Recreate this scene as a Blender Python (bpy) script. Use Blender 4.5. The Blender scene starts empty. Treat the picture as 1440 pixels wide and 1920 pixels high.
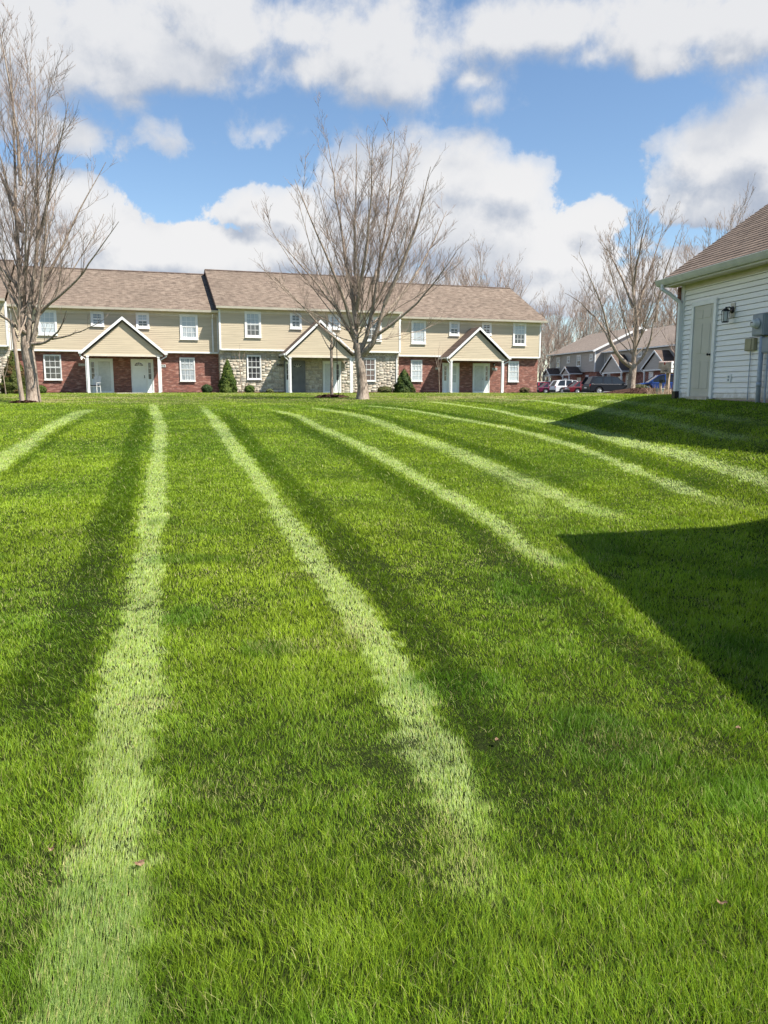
import bpy, math, random
import numpy as np
from mathutils import Vector, Matrix
rnd = random.Random(7)
rng = np.random.default_rng(11)
scene = bpy.context.scene
COL = scene.collection

# ---------------------------------------------------------------- camera, sky, sun
W0, H0, FPX, YH = 1440.0, 1920.0, 1480.0, 735.0
PITCH = math.atan((H0/2-YH)/FPX)
EYE = Vector((0, 0, 1.6))
cam = bpy.data.objects.new("camera", bpy.data.cameras.new("camera"))
COL.objects.link(cam); scene.camera = cam
cam.location = EYE; cam.rotation_euler = (math.pi/2-PITCH, 0, 0)
cam.data.sensor_fit = 'VERTICAL'; cam.data.sensor_height = 36; cam.data.lens = FPX/H0*36
cam.data.clip_end = 3000; cam.data.clip_start = 0.05
scene.view_settings.view_transform = 'Standard'; scene.view_settings.look = 'None'
scene.view_settings.gamma = 1; scene.view_settings.use_curve_mapping = False
scene.view_settings.exposure = 0.85
scene.cycles.max_bounces = 6; scene.cycles.transparent_max_bounces = 4
scene.cycles.sample_clamp_indirect = 6

SUN_AZ = math.radians(64)      # measured from behind the camera (-Y) towards +X
SUN_EL = math.radians(53)
sun_dir = Vector((math.sin(SUN_AZ)*math.cos(SUN_EL), -math.cos(SUN_AZ)*math.cos(SUN_EL), math.sin(SUN_EL)))
sun = bpy.data.objects.new("sun", bpy.data.lights.new("sun", 'SUN'))
COL.objects.link(sun); sun.data.energy = 5.0; sun.data.angle = math.radians(0.5); sun.data.color = (1, .955, .88)
sun.rotation_euler = sun_dir.to_track_quat('Z', 'Y').to_euler()

def ray(px, py):
    x = (px-W0/2)/FPX; y = -(py-H0/2)/FPX
    c, s = math.cos(PITCH), math.sin(PITCH)
    return Vector((x, c + y*s, y*c - s))      # forward, tilted down
def at(px, py, Y):
    d = ray(px, py); return EYE + d*(Y/d.y)

def nt(tree):
    def add(t, **k):
        n = tree.nodes.new(t)
        for a, b in k.items(): setattr(n, a, b)
        return n
    return add
def mnode(tree, op, a, b=None, c=None, clamp=False):
    n = tree.nodes.new('ShaderNodeMath'); n.operation = op; n.use_clamp = clamp
    for i, v in enumerate((a, b, c)):
        if v is None: continue
        if isinstance(v, (int, float)): n.inputs[i].default_value = v
        else: tree.links.new(v, n.inputs[i])
    return n.outputs[0]
def mixc(tree, f, a, b, mode='MIX'):
    n = tree.nodes.new('ShaderNodeMix'); n.data_type = 'RGBA'; n.blend_type = mode
    for s, v in ((n.inputs[0], f), (n.inputs[6], a), (n.inputs[7], b)):
        if isinstance(v, (int, float)): s.default_value = v
        elif isinstance(v, (tuple, list)): s.default_value = (*v[:3], 1)
        else: tree.links.new(v, s)
    return n.outputs[2]
def noise(tree, vec, scale, detail=3, rough=.55, dist=0.0):
    n = tree.nodes.new('ShaderNodeTexNoise'); n.inputs['Scale'].default_value = scale
    n.inputs['Detail'].default_value = detail; n.inputs['Roughness'].default_value = rough
    n.inputs['Distortion'].default_value = dist
    if vec is not None: tree.links.new(vec, n.inputs['Vector'])
    return n.outputs[0]
def ramp(tree, f, stops, interp='LINEAR'):
    n = tree.nodes.new('ShaderNodeValToRGB'); n.color_ramp.interpolation = interp
    e = n.color_ramp.elements
    while len(e) < len(stops): e.new(.5)
    for i, (p, c) in enumerate(stops):
        e[i].position = p
        e[i].color = (c, c, c, 1) if isinstance(c, (int, float)) else (*c, 1)
    tree.links.new(f, n.inputs[0]); return n.outputs[0]
def srange(tree, v, a, b, c=0., d=1.):
    n = tree.nodes.new('ShaderNodeMapRange'); n.interpolation_type = 'SMOOTHSTEP'
    for i, q in enumerate((a, b, c, d)): n.inputs[i+1].default_value = q
    tree.links.new(v, n.inputs[0]); return n.outputs[0]

# ---- sky: Nishita + banks of cumulus placed by direction
CLOUDS = [  # x, y, rx, ry in the photograph, strength
 (200,60,300,120,1),(410,50,140,100,1),(40,60,230,120,1),(330,125,170,62,1),(150,130,160,62,1),
 (560,60,120,70,.9),(690,75,220,100,1),(850,90,120,60,.8),(1050,60,110,55,.8),(760,140,160,70,1),(600,120,110,70,.8),(930,60,120,62,1),(880,150,90,40,.7),(900,200,90,34,.45),
 (1260,50,180,80,1),(1400,30,180,80,1),(1245,110,70,40,1),(1110,105,70,36,.6),(1370,105,40,20,.5),
 (320,262,110,44,.5),(400,266,90,30,.42),(490,250,110,40,.48),(250,190,60,20,.35),
 (110,250,95,34,.6),(60,400,150,70,1),(40,470,230,100,1),(190,440,90,60,1),(300,475,120,50,1),(420,485,150,60,1),
 (860,330,175,90,1),(700,345,140,90,1),(470,392,88,48,1),(565,400,80,50,1),(965,350,120,86,1),(800,430,330,90,1),
 (600,470,230,66,1),(1110,415,90,52,1),(1020,480,230,72,1),(1035,545,130,60,1),(700,545,400,50,.8),
 (1370,310,130,84,1),(1330,380,120,60,1),(1440,265,120,72,1),(1520,330,160,90,1),(1240,520,200,60,.8),
 (1800,150,300,110,1),(2150,380,280,130,1),(-330,330,240,120,1),(-900,420,420,150,1),(-2200,350,700,220,1),(-3800,300,900,260,1),(-700,80,300,120,1),(1900,520,500,60,.7),(-500,500,500,70,.8),  # out of view; the far-left banks are added to brighten the shade
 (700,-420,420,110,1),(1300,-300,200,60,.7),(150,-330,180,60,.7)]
world = bpy.data.worlds.new("World"); scene.world = world; world.use_nodes = True
T = world.node_tree; T.nodes.clear(); A = nt(T)
sky = A('ShaderNodeTexSky', sky_type='NISHITA'); sky.sun_disc = False
sky.sun_elevation = SUN_EL; sky.sun_rotation = math.atan2(sun_dir.x, sun_dir.y)
sky.air_density = 1.0; sky.dust_density = .35; sky.ozone_density = 1.6
g = bpy.data.node_groups.new('cloud_density', 'ShaderNodeTree')
g.interface.new_socket('Vector', in_out='INPUT', socket_type='NodeSocketVector')
g.interface.new_socket('Density', in_out='OUTPUT', socket_type='NodeSocketFloat')
gi = g.nodes.new('NodeGroupInput'); go = g.nodes.new('NodeGroupOutput')
sep = g.nodes.new('ShaderNodeSeparateXYZ'); g.links.new(gi.outputs[0], sep.inputs[0])
acc = None
for (x, y, rx, ry, st) in CLOUDS:
    d = ray(x, y).normalized(); a0 = math.atan2(d.x, d.y); e0 = math.asin(d.z)
    ra = rx/FPX*1.04; re = ry/FPX*1.04
    da = mnode(g, 'MULTIPLY', mnode(g, 'SUBTRACT', sep.outputs[0], a0), 1/ra)
    de = mnode(g, 'SUBTRACT', sep.outputs[1], e0)
    # flatter bases: the lower half falls off faster
    de = mnode(g, 'MAXIMUM', mnode(g, 'MULTIPLY', de, 1/re), mnode(g, 'MULTIPLY', de, -1.25/re))
    r = mnode(g, 'POWER', mnode(g, 'ADD', mnode(g, 'MULTIPLY', da, da), mnode(g, 'MULTIPLY', de, de)), .5)
    v = mnode(g, 'MULTIPLY', mnode(g, 'SUBTRACT', 1.0, r), st)
    acc = v if acc is None else mnode(g, 'SMOOTH_MAX', acc, v, .25)
n1 = noise(g, gi.outputs[0], 5.5, 10, .58, .15)
n3 = noise(g, gi.outputs[0], 19, 8, .62, .2)
n2 = noise(g, gi.outputs[0], 2.6, 3, .5)
dens = mnode(g, 'ADD', acc, mnode(g, 'MULTIPLY', mnode(g, 'SUBTRACT', n1, .5), 2.0))
dens = mnode(g, 'ADD', dens, mnode(g, 'MULTIPLY', mnode(g, 'SUBTRACT', n3, .5), 1.15))
dens = mnode(g, 'ADD', dens, mnode(g, 'MULTIPLY', mnode(g, 'SUBTRACT', n2, .5), .5))
g.links.new(dens, go.inputs[0])
tc = A('ShaderNodeTexCoord'); sx = A('ShaderNodeSeparateXYZ'); T.links.new(tc.outputs['Generated'], sx.inputs[0])
az = mnode(T, 'ARCTAN2', sx.outputs[0], sx.outputs[1]); el = mnode(T, 'ARCSINE', sx.outputs[2])
def cd(da, de):
    c = A('ShaderNodeCombineXYZ'); T.links.new(mnode(T, 'ADD', az, da), c.inputs[0]); T.links.new(mnode(T, 'ADD', el, de), c.inputs[1])
    q = T.nodes.new('ShaderNodeGroup'); q.node_tree = g; T.links.new(c.outputs[0], q.inputs[0]); return q.outputs[0]
d0 = cd(0, 0); d1 = cd(.016, .03)
d2 = cd(.02, .085)
soft = srange(T, el, .19, .33)
mask = mnode(T, 'ADD', mnode(T, 'MULTIPLY', srange(T, d0, .03, .19), mnode(T, 'SUBTRACT', 1.0, soft)), mnode(T, 'MULTIPLY', srange(T, d0, -.04, .62), soft))
mask = mnode(T, 'MULTIPLY', mask, srange(T, el, -.02, .02))
lit = srange(T, mnode(T, 'SUBTRACT', d0, d1), -.75, .25)
thick = srange(T, d2, .0, 1.1)
lit = mnode(T, 'MULTIPLY', lit, mnode(T, 'SUBTRACT', 1.0, mnode(T, 'MULTIPLY', thick, .52)))
lit = mnode(T, 'MULTIPLY', lit, srange(T, el, .20, .36, 1.0, .84))
# unseen clouds opposite the sun, boosted as added fill for the shaded garage wall
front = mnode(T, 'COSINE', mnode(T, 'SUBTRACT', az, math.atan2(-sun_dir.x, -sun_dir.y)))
cloud_fill = srange(T, front, .80, 1.0, 1.0, 3.2)
ccol = mixc(T, lit, (.52, .59, .72), (1.05, 1.05, 1.06))
skyc = A('ShaderNodeHueSaturation'); skyc.inputs['Saturation'].default_value = 1.08
T.links.new(sky.outputs[0], skyc.inputs['Color'])
bgs = A('ShaderNodeBackground'); bgs.inputs[1].default_value = .094; T.links.new(skyc.outputs[0], bgs.inputs[0])
bgc = A('ShaderNodeBackground'); T.links.new(mnode(T, 'MULTIPLY', cloud_fill, .465), bgc.inputs[1]); T.links.new(ccol, bgc.inputs[0])
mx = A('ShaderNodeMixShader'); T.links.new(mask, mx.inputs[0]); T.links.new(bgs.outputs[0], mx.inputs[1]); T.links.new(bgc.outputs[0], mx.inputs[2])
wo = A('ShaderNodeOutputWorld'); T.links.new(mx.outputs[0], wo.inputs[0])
world.cycles.sampling_method = 'MANUAL'; world.cycles.sample_map_resolution = 512

# ---------------------------------------------------------------- object helpers
def tag(o, label=None, cat=None, group=None, kind=None):
    if label: o['label'] = label
    if cat: o['category'] = cat
    if group: o['group'] = group
    if kind: o['kind'] = kind
    return o
def empty(name, loc=(0,0,0), rz=0, **k):
    o = bpy.data.objects.new(name, None); COL.objects.link(o); o.location = loc; o.rotation_euler = (0, 0, rz)
    return tag(o, **k)
class MB:
    def __init__(s): s.v = []; s.f = []; s.m = []
    def add(s, vs, fs, mi=0):
        b = len(s.v); s.v += [tuple(v) for v in vs]
        s.f += [tuple(i+b for i in f) for f in fs]; s.m += [mi]*len(fs); return s
    def quad(s, a, b, c, d, mi=0): return s.add([a, b, c, d], [(0, 1, 2, 3)], mi)
    def box(s, x0, x1, y0, y1, z0, z1, mi=0):
        vs = [(x, y, z) for x in (x0, x1) for y in (y0, y1) for z in (z0, z1)]
        return s.add(vs, [(0,1,3,2),(4,6,7,5),(0,4,5,1),(2,3,7,6),(0,2,6,4),(1,5,7,3)], mi)
    def prism(s, poly, off, mi=0):   # poly of 3-D points pushed along off
        n = len(poly); off = Vector(off)
        vs = [Vector(p) for p in poly]+[Vector(p)+off for p in poly]
        return s.add(vs, [tuple(range(n))[::-1], tuple(range(n, 2*n))]+[(i, (i+1)%n, n+(i+1)%n, n+i) for i in range(n)], mi)
    def tube(s, pts, rad, n=8, mi=0, cap=True):
        pts = [Vector(p) for p in pts]
        if isinstance(rad, (int, float)): rad = [rad]*len(pts)
        ref = Vector((0, 0, 1)) if abs((pts[1]-pts[0]).normalized().z) < .9 else Vector((1, 0, 0))
        vs = []
        for i, p in enumerate(pts):
            t = (pts[min(i+1, len(pts)-1)]-pts[max(i-1, 0)]).normalized()
            a = t.cross(ref).normalized(); b = t.cross(a)
            vs += [p+(a*math.cos(2*math.pi*k/n)+b*math.sin(2*math.pi*k/n))*rad[i] for k in range(n)]
        fs = [(i*n+k, i*n+(k+1)%n, (i+1)*n+(k+1)%n, (i+1)*n+k) for i in range(len(pts)-1) for k in range(n)]
        if cap: fs += [tuple(range(n))[::-1], tuple(range((len(pts)-1)*n, len(pts)*n))]
        return s.add(vs, fs, mi)
    def lathe(s, c, prof, n=16, axis='z', mi=0):
        vs = []
        for (r, h) in prof:
            for k in range(n):
                a = 2*math.pi*k/n
                p = {'z': (r*math.cos(a), r*math.sin(a), h), 'y': (r*math.cos(a), h, r*math.sin(a)), 'x': (h, r*math.cos(a), r*math.sin(a))}[axis]
                vs.append((c[0]+p[0], c[1]+p[1], c[2]+p[2]))
        fs = [(i*n+k, i*n+(k+1)%n, (i+1)*n+(k+1)%n, (i+1)*n+k) for i in range(len(prof)-1) for k in range(n)]
        fs += [tuple(range(n))[::-1], tuple(range((len(prof)-1)*n, len(prof)*n))]
        return s.add(vs, fs, mi)
    def build(s, name, mats, parent=None, smooth=False, bevel=0, **k):
        me = bpy.data.meshes.new(name); me.from_pydata(s.v, [], s.f)
        if not isinstance(mats, (list, tuple)): mats = [mats]
        for m in mats: me.materials.append(m)
        me.polygons.foreach_set('material_index', s.m)
        if smooth: me.polygons.foreach_set('use_smooth', [True]*len(s.f))
        me.update()
        o = bpy.data.objects.new(name, me); COL.objects.link(o)
        if parent is not None: o.parent = parent
        if bevel:
            b = o.modifiers.new('bevel', 'BEVEL'); b.width = bevel; b.segments = 2; b.limit_method = 'ANGLE'
        return tag(o, **k)
def raw_mesh(name, verts, faces_flat, starts, mats, parent=None, col=None, smooth=False, **k):
    me = bpy.data.meshes.new(name)
    me.vertices.add(len(verts)); me.vertices.foreach_set('co', np.ascontiguousarray(verts, dtype=np.float32).ravel())
    me.loops.add(len(faces_flat)); me.loops.foreach_set('vertex_index', np.ascontiguousarray(faces_flat, dtype=np.int32))
    me.polygons.add(len(starts)); me.polygons.foreach_set('loop_start', np.ascontiguousarray(starts, dtype=np.int32))
    if smooth: me.polygons.foreach_set('use_smooth', np.ones(len(starts), dtype=bool))
    me.update(calc_edges=True)
    if col is not None:
        c = np.ones((len(verts), 4), dtype=np.float32); c[:, :3] = col
        at_ = me.color_attributes.new('col', 'FLOAT_COLOR', 'POINT'); at_.data.foreach_set('color', c.ravel())
    for m in (mats if isinstance(mats, (list, tuple)) else [mats]): me.materials.append(m)
    o = bpy.data.objects.new(name, me); COL.objects.link(o)
    if parent is not None: o.parent = parent
    return tag(o, **k)

# ---------------------------------------------------------------- materials
def mat(name, base=(.5,.5,.5), rough=.7, spec=.3, metal=0, fn=None, bump=None):
    m = bpy.data.materials.new(name); m.use_nodes = True; t = m.node_tree; b = t.nodes['Principled BSDF']
    b.inputs['Base Color'].default_value = (*base, 1); b.inputs['Roughness'].default_value = rough
    b.inputs['Specular IOR Level'].default_value = spec; b.inputs['Metallic'].default_value = metal
    if fn: fn(t, b)
    return m
def obj_vec(t):
    return t.nodes.new('ShaderNodeTexCoord').outputs['Object']
def speckle(c1, c2, scale=20, detail=4, lo=.35, hi=.65, bump=0, dist=.01):
    def fn(t, b):
        v = obj_vec(t); n = noise(t, v, scale, detail)
        n2 = noise(t, v, scale*.13, 3)
        f = srange(t, mnode(t, 'ADD', mnode(t, 'MULTIPLY', n, .65), mnode(t, 'MULTIPLY', n2, .35)), lo, hi)
        t.links.new(mixc(t, f, c1, c2), b.inputs['Base Color'])
        if bump:
            bp = t.nodes.new('ShaderNodeBump'); bp.inputs['Strength'].default_value = bump; bp.inputs['Distance'].default_value = dist
            t.links.new(n, bp.inputs['Height']); t.links.new(bp.outputs[0], b.inputs['Normal'])
    return fn
def planar(t, sc=(1,1,1)):
    # (x+y, z) in object space, so bricks run round corners
    v = obj_vec(t); s = t.nodes.new('ShaderNodeSeparateXYZ'); t.links.new(v, s.inputs[0])
    c = t.nodes.new('ShaderNodeCombineXYZ'); t.links.new(mnode(t, 'ADD', s.outputs[0], s.outputs[1]), c.inputs[0]); t.links.new(s.outputs[2], c.inputs[1])
    return c.outputs[0], v, s
def brick_fn(c1, c2, c3, mortar, bw=.21, bh=.075, ms=.008):
    def fn(t, b):
        p, v, s = planar(t)
        n = t.nodes.new('ShaderNodeTexBrick'); t.links.new(p, n.inputs['Vector'])
        n.inputs['Scale'].default_value = 1; n.inputs['Brick Width'].default_value = bw; n.inputs['Row Height'].default_value = bh
        n.inputs['Mortar Size'].default_value = ms; n.inputs['Bias'].default_value = 0
        n.inputs['Color1'].default_value = (*c1, 1); n.inputs['Color2'].default_value = (*c2, 1); n.inputs['Mortar'].default_value = (*mortar, 1)
        mp = t.nodes.new('ShaderNodeMapping'); mp.inputs['Scale'].default_value = (2.6, 9, 1); t.links.new(p, mp.inputs[0])
        f = srange(t, noise(t, mp.outputs[0], 1.0, 3, .6), .5, .66)
        t.links.new(mixc(t, mnode(t, 'MULTIPLY', f, .8), n.outputs[0], c3), b.inputs['Base Color'])
        bp = t.nodes.new('ShaderNodeBump'); bp.inputs['Strength'].default_value = .5; bp.inputs['Distance'].default_value = .008
        t.links.new(mnode(t, 'SUBTRACT', 1.0, n.outputs[1]), bp.inputs['Height']); t.links.new(bp.outputs[0], b.inputs['Normal'])
    return fn
def shingle_fn(cols, bh=.145, bw=.32):
    def fn(t, b):
        v = obj_vec(t); s = t.nodes.new('ShaderNodeSeparateXYZ'); t.links.new(v, s.inputs[0])
        c = t.nodes.new('ShaderNodeCombineXYZ'); t.links.new(s.outputs[0], c.inputs[0]); t.links.new(mnode(t, 'MULTIPLY', s.outputs[2], 2.24), c.inputs[1])
        n = t.nodes.new('ShaderNodeTexBrick'); t.links.new(c.outputs[0], n.inputs['Vector'])
        n.inputs['Scale'].default_value = 1; n.inputs['Brick Width'].default_value = bw; n.inputs['Row Height'].default_value = bh
        n.inputs['Mortar Size'].default_value = .006; n.inputs['Bias'].default_value = -.1
        n.inputs['Color1'].default_value = (*cols[0], 1); n.inputs['Color2'].default_value = (*cols[1], 1); n.inputs['Mortar'].default_value = (*cols[3], 1)
        mp = t.nodes.new('ShaderNodeMapping'); mp.inputs['Scale'].default_value = (1.5, 3.2, 1); t.links.new(c.outputs[0], mp.inputs[0])
        f = srange(t, noise(t, mp.outputs[0], 1.6, 4, .65), .44, .62)
        f2 = noise(t, v, .35, 3)
        q = mixc(t, mnode(t, 'MULTIPLY', f, .7), n.outputs[0], cols[2])
        q = mixc(t, srange(t, f2, .4, .75, 0, .35), q, cols[1])
        g_ = noise(t, v, 90, 2)
        q = mixc(t, .35, q, ramp(t, g_, [(.3, .25), (.7, 1.0)]), 'MULTIPLY')
        t.links.new(q, b.inputs['Base Color'])
        bp = t.nodes.new('ShaderNodeBump'); bp.inputs['Strength'].default_value = .6; bp.inputs['Distance'].default_value = .02
        t.links.new(n.outputs[0], bp.inputs['Height']); t.links.new(bp.outputs[0], b.inputs['Normal'])
    return fn
def attr_fn(noise_scale=0, amt=.2):
    def fn(t, b):
        a = t.nodes.new('ShaderNodeAttribute'); a.attribute_name = 'col'; q = a.outputs['Color']
        if noise_scale:
            q = mixc(t, amt, q, ramp(t, noise(t, obj_vec(t), noise_scale, 4), [(.3, .4), (.7, 1.3)]), 'MULTIPLY')
        t.links.new(q, b.inputs['Base Color'])
    return fn
def siding_fn(c):
    c2 = tuple(x*.86 for x in c)
    def fn(t, b):
        v = obj_vec(t); mp = t.nodes.new('ShaderNodeMapping'); mp.inputs['Scale'].default_value = (.6, .6, 9); t.links.new(v, mp.inputs[0])
        f = srange(t, noise(t, mp.outputs[0], 1.0, 4, .6), .35, .7)
        t.links.new(mixc(t, f, c, c2), b.inputs['Base Color'])
    return fn
M = {}
M['cream'] = mat('cream_siding', rough=.6, fn=siding_fn((.57, .475, .335)))
M['greysiding'] = mat('taupe_siding', rough=.6, fn=siding_fn((.44, .395, .35)))
def pale_fn(t, b):
    v = obj_vec(t); sp = t.nodes.new('ShaderNodeSeparateXYZ'); t.links.new(v, sp.inputs[0])
    mp = t.nodes.new('ShaderNodeMapping'); mp.inputs['Scale'].default_value = (.5, .5, 7); t.links.new(v, mp.inputs[0])
    q = mixc(t, srange(t, noise(t, mp.outputs[0], 1.0, 4, .6), .35, .7), (.88, .85, .81), (.80, .77, .73))
    n = noise(t, v, 7, 4)      # soil splashed on the lowest boards
    f = srange(t, mnode(t, 'SUBTRACT', sp.outputs[2], mnode(t, 'MULTIPLY', n, .5)), 1.12, 1.42, .75, 0)
    q = mixc(t, f, q, (.42, .37, .27))
    mp2 = t.nodes.new('ShaderNodeMapping'); mp2.inputs['Scale'].default_value = (5, 5, .5); t.links.new(v, mp2.inputs[0])
    q = mixc(t, srange(t, noise(t, mp2.outputs[0], 1.0, 4, .6), .58, .8, 0, .30), q, (.55, .54, .48))
    t.links.new(q, b.inputs['Base Color'])
M['pale'] = mat('pale_siding', rough=.55, fn=pale_fn)
M['white'] = mat('white_trim', (.80, .79, .76), .45, fn=speckle((.72,.71,.68), (.84,.83,.8), 3, 3))
M['almond'] = mat('almond_trim', (.64, .57, .46), .5, fn=speckle((.60,.535,.43), (.68,.61,.50), 3, 3))
M['gutter'] = mat('gutter_metal', (.54, .53, .46), .45, fn=speckle((.48,.475,.41), (.58,.565,.49), 4, 3))
M['brick'] = mat('red_brick', rough=.85, fn=brick_fn((.31,.118,.082), (.165,.065,.05), (.46,.26,.20), (.19,.12,.10)))
M['shingle'] = mat('tan_shingles', rough=.9, spec=.15, fn=shingle_fn([(.235,.175,.132), (.125,.094,.072), (.32,.25,.19), (.075,.057,.045)]))
M['shingle_dark'] = mat('brown_shingles', rough=.9, spec=.15, fn=shingle_fn([(.15,.105,.08), (.09,.065,.055), (.22,.16,.125), (.05,.035,.03)]))
M['shingle_grey'] = mat('grey_brown_shingles', rough=.9, spec=.15, fn=shingle_fn([(.31,.25,.20), (.24,.19,.155), (.37,.30,.245), (.15,.12,.10)]))
M['stone'] = mat('ashlar_stone', rough=.85, fn=attr_fn(14, .5))
M['mortar'] = mat('stone_mortar', rough=.9, fn=speckle((.34,.29,.22), (.44,.38,.29), 14))
M['door'] = mat('painted_door', (.83, .84, .81), .4, fn=speckle((.80,.81,.78), (.86,.87,.84), 2, 2))
M['doorgrey'] = mat('dark_storm_door', (.16, .15, .15), .35, fn=speckle((.13,.13,.13), (.19,.185,.18), 2, 2))
M['taupe'] = mat('taupe_door_paint', (.52, .49, .41), .5, fn=speckle((.48,.455,.38), (.55,.52,.44), 2, 3))
M['black'] = mat('black_metal', (.02, .018, .018), .4, fn=speckle((.012,.011,.011), (.03,.028,.028), 20))
M['rubber'] = mat('tyre_rubber', (.02, .02, .02), .8, fn=speckle((.015,.015,.015), (.03,.03,.03), 20))
M['greybox'] = mat('grey_steel_box', (.24, .27, .29), .45, fn=speckle((.21,.24,.26), (.28,.31,.33), 6))
M['conduit'] = mat('grey_pvc', (.34, .38, .43), .5, fn=speckle((.30,.34,.39), (.40,.44,.49), 6))
M['tanbox'] = mat('tan_plastic', (.31, .28, .17), .55, fn=speckle((.28,.25,.15), (.34,.31,.19), 6))
M['concrete'] = mat('concrete', rough=.9, fn=speckle((.42,.36,.28), (.58,.52,.42), 8, 5, bump=.2))
M['foundation'] = mat('foundation_block', rough=.9, fn=speckle((.34,.27,.24), (.48,.39,.35), 8, 5, bump=.2))
M['asphalt'] = mat('asphalt', rough=.9, fn=speckle((.04,.04,.042), (.065,.063,.062), 30, 5))
M['mulch'] = mat('bark_mulch', rough=1, spec=.1, fn=speckle((.022,.012,.009), (.12,.062,.042), 22, 6, bump=.8, dist=.04))
M['wood'] = mat('weathered_wood', rough=.85, fn=speckle((.30,.22,.16), (.50,.40,.31), 12, 5))
M['glow'] = mat('lit_bulb', (1,1,.95), .4)
_b = M['glow'].node_tree.nodes['Principled BSDF']; _b.inputs['Emission Color'].default_value = (1,.93,.8,1); _b.inputs['Emission Strength'].default_value = 2.2
M['frost'] = mat('frosted_glass', (.55,.56,.53), .3, .5, fn=speckle((.5,.51,.48),(.6,.61,.58), 8))
def bark(c1, c2, sc=1.0):
    def fn(t, b):
        v = obj_vec(t); mp = t.nodes.new('ShaderNodeMapping'); mp.inputs['Scale'].default_value = (22*sc, 22*sc, 5*sc); t.links.new(v, mp.inputs[0])
        n = noise(t, mp.outputs[0], 1.0, 6, .65, .6); n2 = noise(t, v, 1.3, 3)
        f = srange(t, mnode(t, 'ADD', mnode(t, 'MULTIPLY', n, .75), mnode(t, 'MULTIPLY', n2, .25)), .36, .62)
        t.links.new(mixc(t, f, c1, c2), b.inputs['Base Color'])
        bp = t.nodes.new('ShaderNodeBump'); bp.inputs['Strength'].default_value = .9; bp.inputs['Distance'].default_value = .03
        t.links.new(n, bp.inputs['Height']); t.links.new(bp.outputs[0], b.inputs['Normal'])
    return fn
M['bark'] = mat('tree_bark', rough=.95, spec=.1, fn=bark((.15,.11,.085), (.46,.37,.29)))
M['bark_pale'] = mat('pale_bark', rough=.9, spec=.1, fn=bark((.22,.165,.12), (.42,.33,.26), .6))
M['twig'] = mat('twig_bark', rough=.9, spec=.1, fn=speckle((.21,.155,.125), (.38,.295,.24), 2.5, 3))
M['twig_far'] = mat('distant_twig_bark', rough=.95, spec=.05, fn=speckle((.30,.225,.18), (.44,.34,.27), .6, 3))
def pane_mat(name, c1, c2, rough=.08, curtain=0):
    def fn(t, b):
        v = obj_vec(t); mp = t.nodes.new('ShaderNodeMapping'); mp.inputs['Scale'].default_value = (9, 9, .8); t.links.new(v, mp.inputs[0])
        n = noise(t, mp.outputs[0], 1.0, 2); n2 = noise(t, v, .9, 2)
        f = srange(t, mnode(t, 'ADD', mnode(t, 'MULTIPLY', n, curtain), mnode(t, 'MULTIPLY', n2, 1-curtain)), .35, .65)
        t.links.new(mixc(t, f, c1, c2), b.inputs['Base Color'])
        b.inputs['Coat Weight'].default_value = .6; b.inputs['Coat Roughness'].default_value = .03
    return mat(name, c1, rough, .6, fn=fn)
M['pane_blind'] = pane_mat('pane_with_blinds', (.52,.56,.57), (.36,.41,.44), .3, .3)
M['pane_curtain'] = pane_mat('pane_with_curtain', (.22,.25,.27), (.45,.48,.49), .25, .8)
M['pane_dark'] = pane_mat('dark_pane', (.028,.03,.033), (.09,.09,.085), .06, .3)
M['pane_red'] = pane_mat('dark_pane_warm', (.06,.03,.032), (.12,.085,.08), .08, .3)
M['carglass'] = mat('car_glass', (.02,.025,.03), .08, .4)

# ---------------------------------------------------------------- terrain
def interp(y, ys, zs):   # smooth cubic through points
    y = np.asarray(y, float); ys = np.array(ys, float); zs = np.array(zs, float)
    m = np.gradient(zs, ys); i = np.clip(np.searchsorted(ys, y)-1, 0, len(ys)-2)
    h = ys[i+1]-ys[i]; t = np.clip((y-ys[i])/h, 0, 1)
    return ((2*t**3-3*t**2+1)*zs[i]+(t**3-2*t**2+t)*h*m[i]+(-2*t**3+3*t**2)*zs[i+1]+(t**3-t**2)*h*m[i+1])
def sstep(a, b, x):
    t = np.clip((np.asarray(x, float)-a)/(b-a), 0, 1); return t*t*(3-2*t)
def vnoise(x, y, s, seed=0):
    x = np.asarray(x, float)*s+seed*17.3; y = np.asarray(y, float)*s+seed*9.1
    xi = np.floor(x).astype(np.int64); yi = np.floor(y).astype(np.int64); fx = x-xi; fy = y-yi
    fx = fx*fx*(3-2*fx); fy = fy*fy*(3-2*fy)
    def hh(a, b):
        v = (a*374761393+b*668265263+seed*1442695041) & 0x7fffffff
        v = ((v ^ (v >> 13))*1274126177) & 0x7fffffff
        return ((v ^ (v >> 16)) & 0xffff)/65535.0
    return (hh(xi, yi)*(1-fx)*(1-fy)+hh(xi+1, yi)*fx*(1-fy)+hh(xi, yi+1)*(1-fx)*fy+hh(xi+1, yi+1)*fx*fy)
def terrain(x, y):
    x = np.asarray(x, float); y = np.asarray(y, float)
    c = interp(y, [-60, 0, 5, 10, 15, 20, 26, 33, 40, 48, 60, 75, 110, 400], [-.6, 0, .04, .22, .47, .76, 1.06, 1.31, 1.45, 1.53, 1.53, 1.36, 1.34, 1.3])
    pl = interp(y, [-60, 0, 5, 10, 15, 19, 24, 31, 40, 48, 60, 75, 110, 400], [-.4, .5, .85, 1.15, 1.36, 1.49, 1.50, 1.39, 1.47, 1.53, 1.53, 1.36, 1.34, 1.3])
    r = sstep(3.7+.03*(y-15), 7.6, x)
    z = c*(1-r)+pl*r
    w = sstep(50, 20, y)
    return z + w*((vnoise(x, y, .35, 3)-.5)*.05+(vnoise(x, y, 1.1, 5)-.5)*.02)
def tz(x, y): return float(terrain(x, y))
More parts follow.
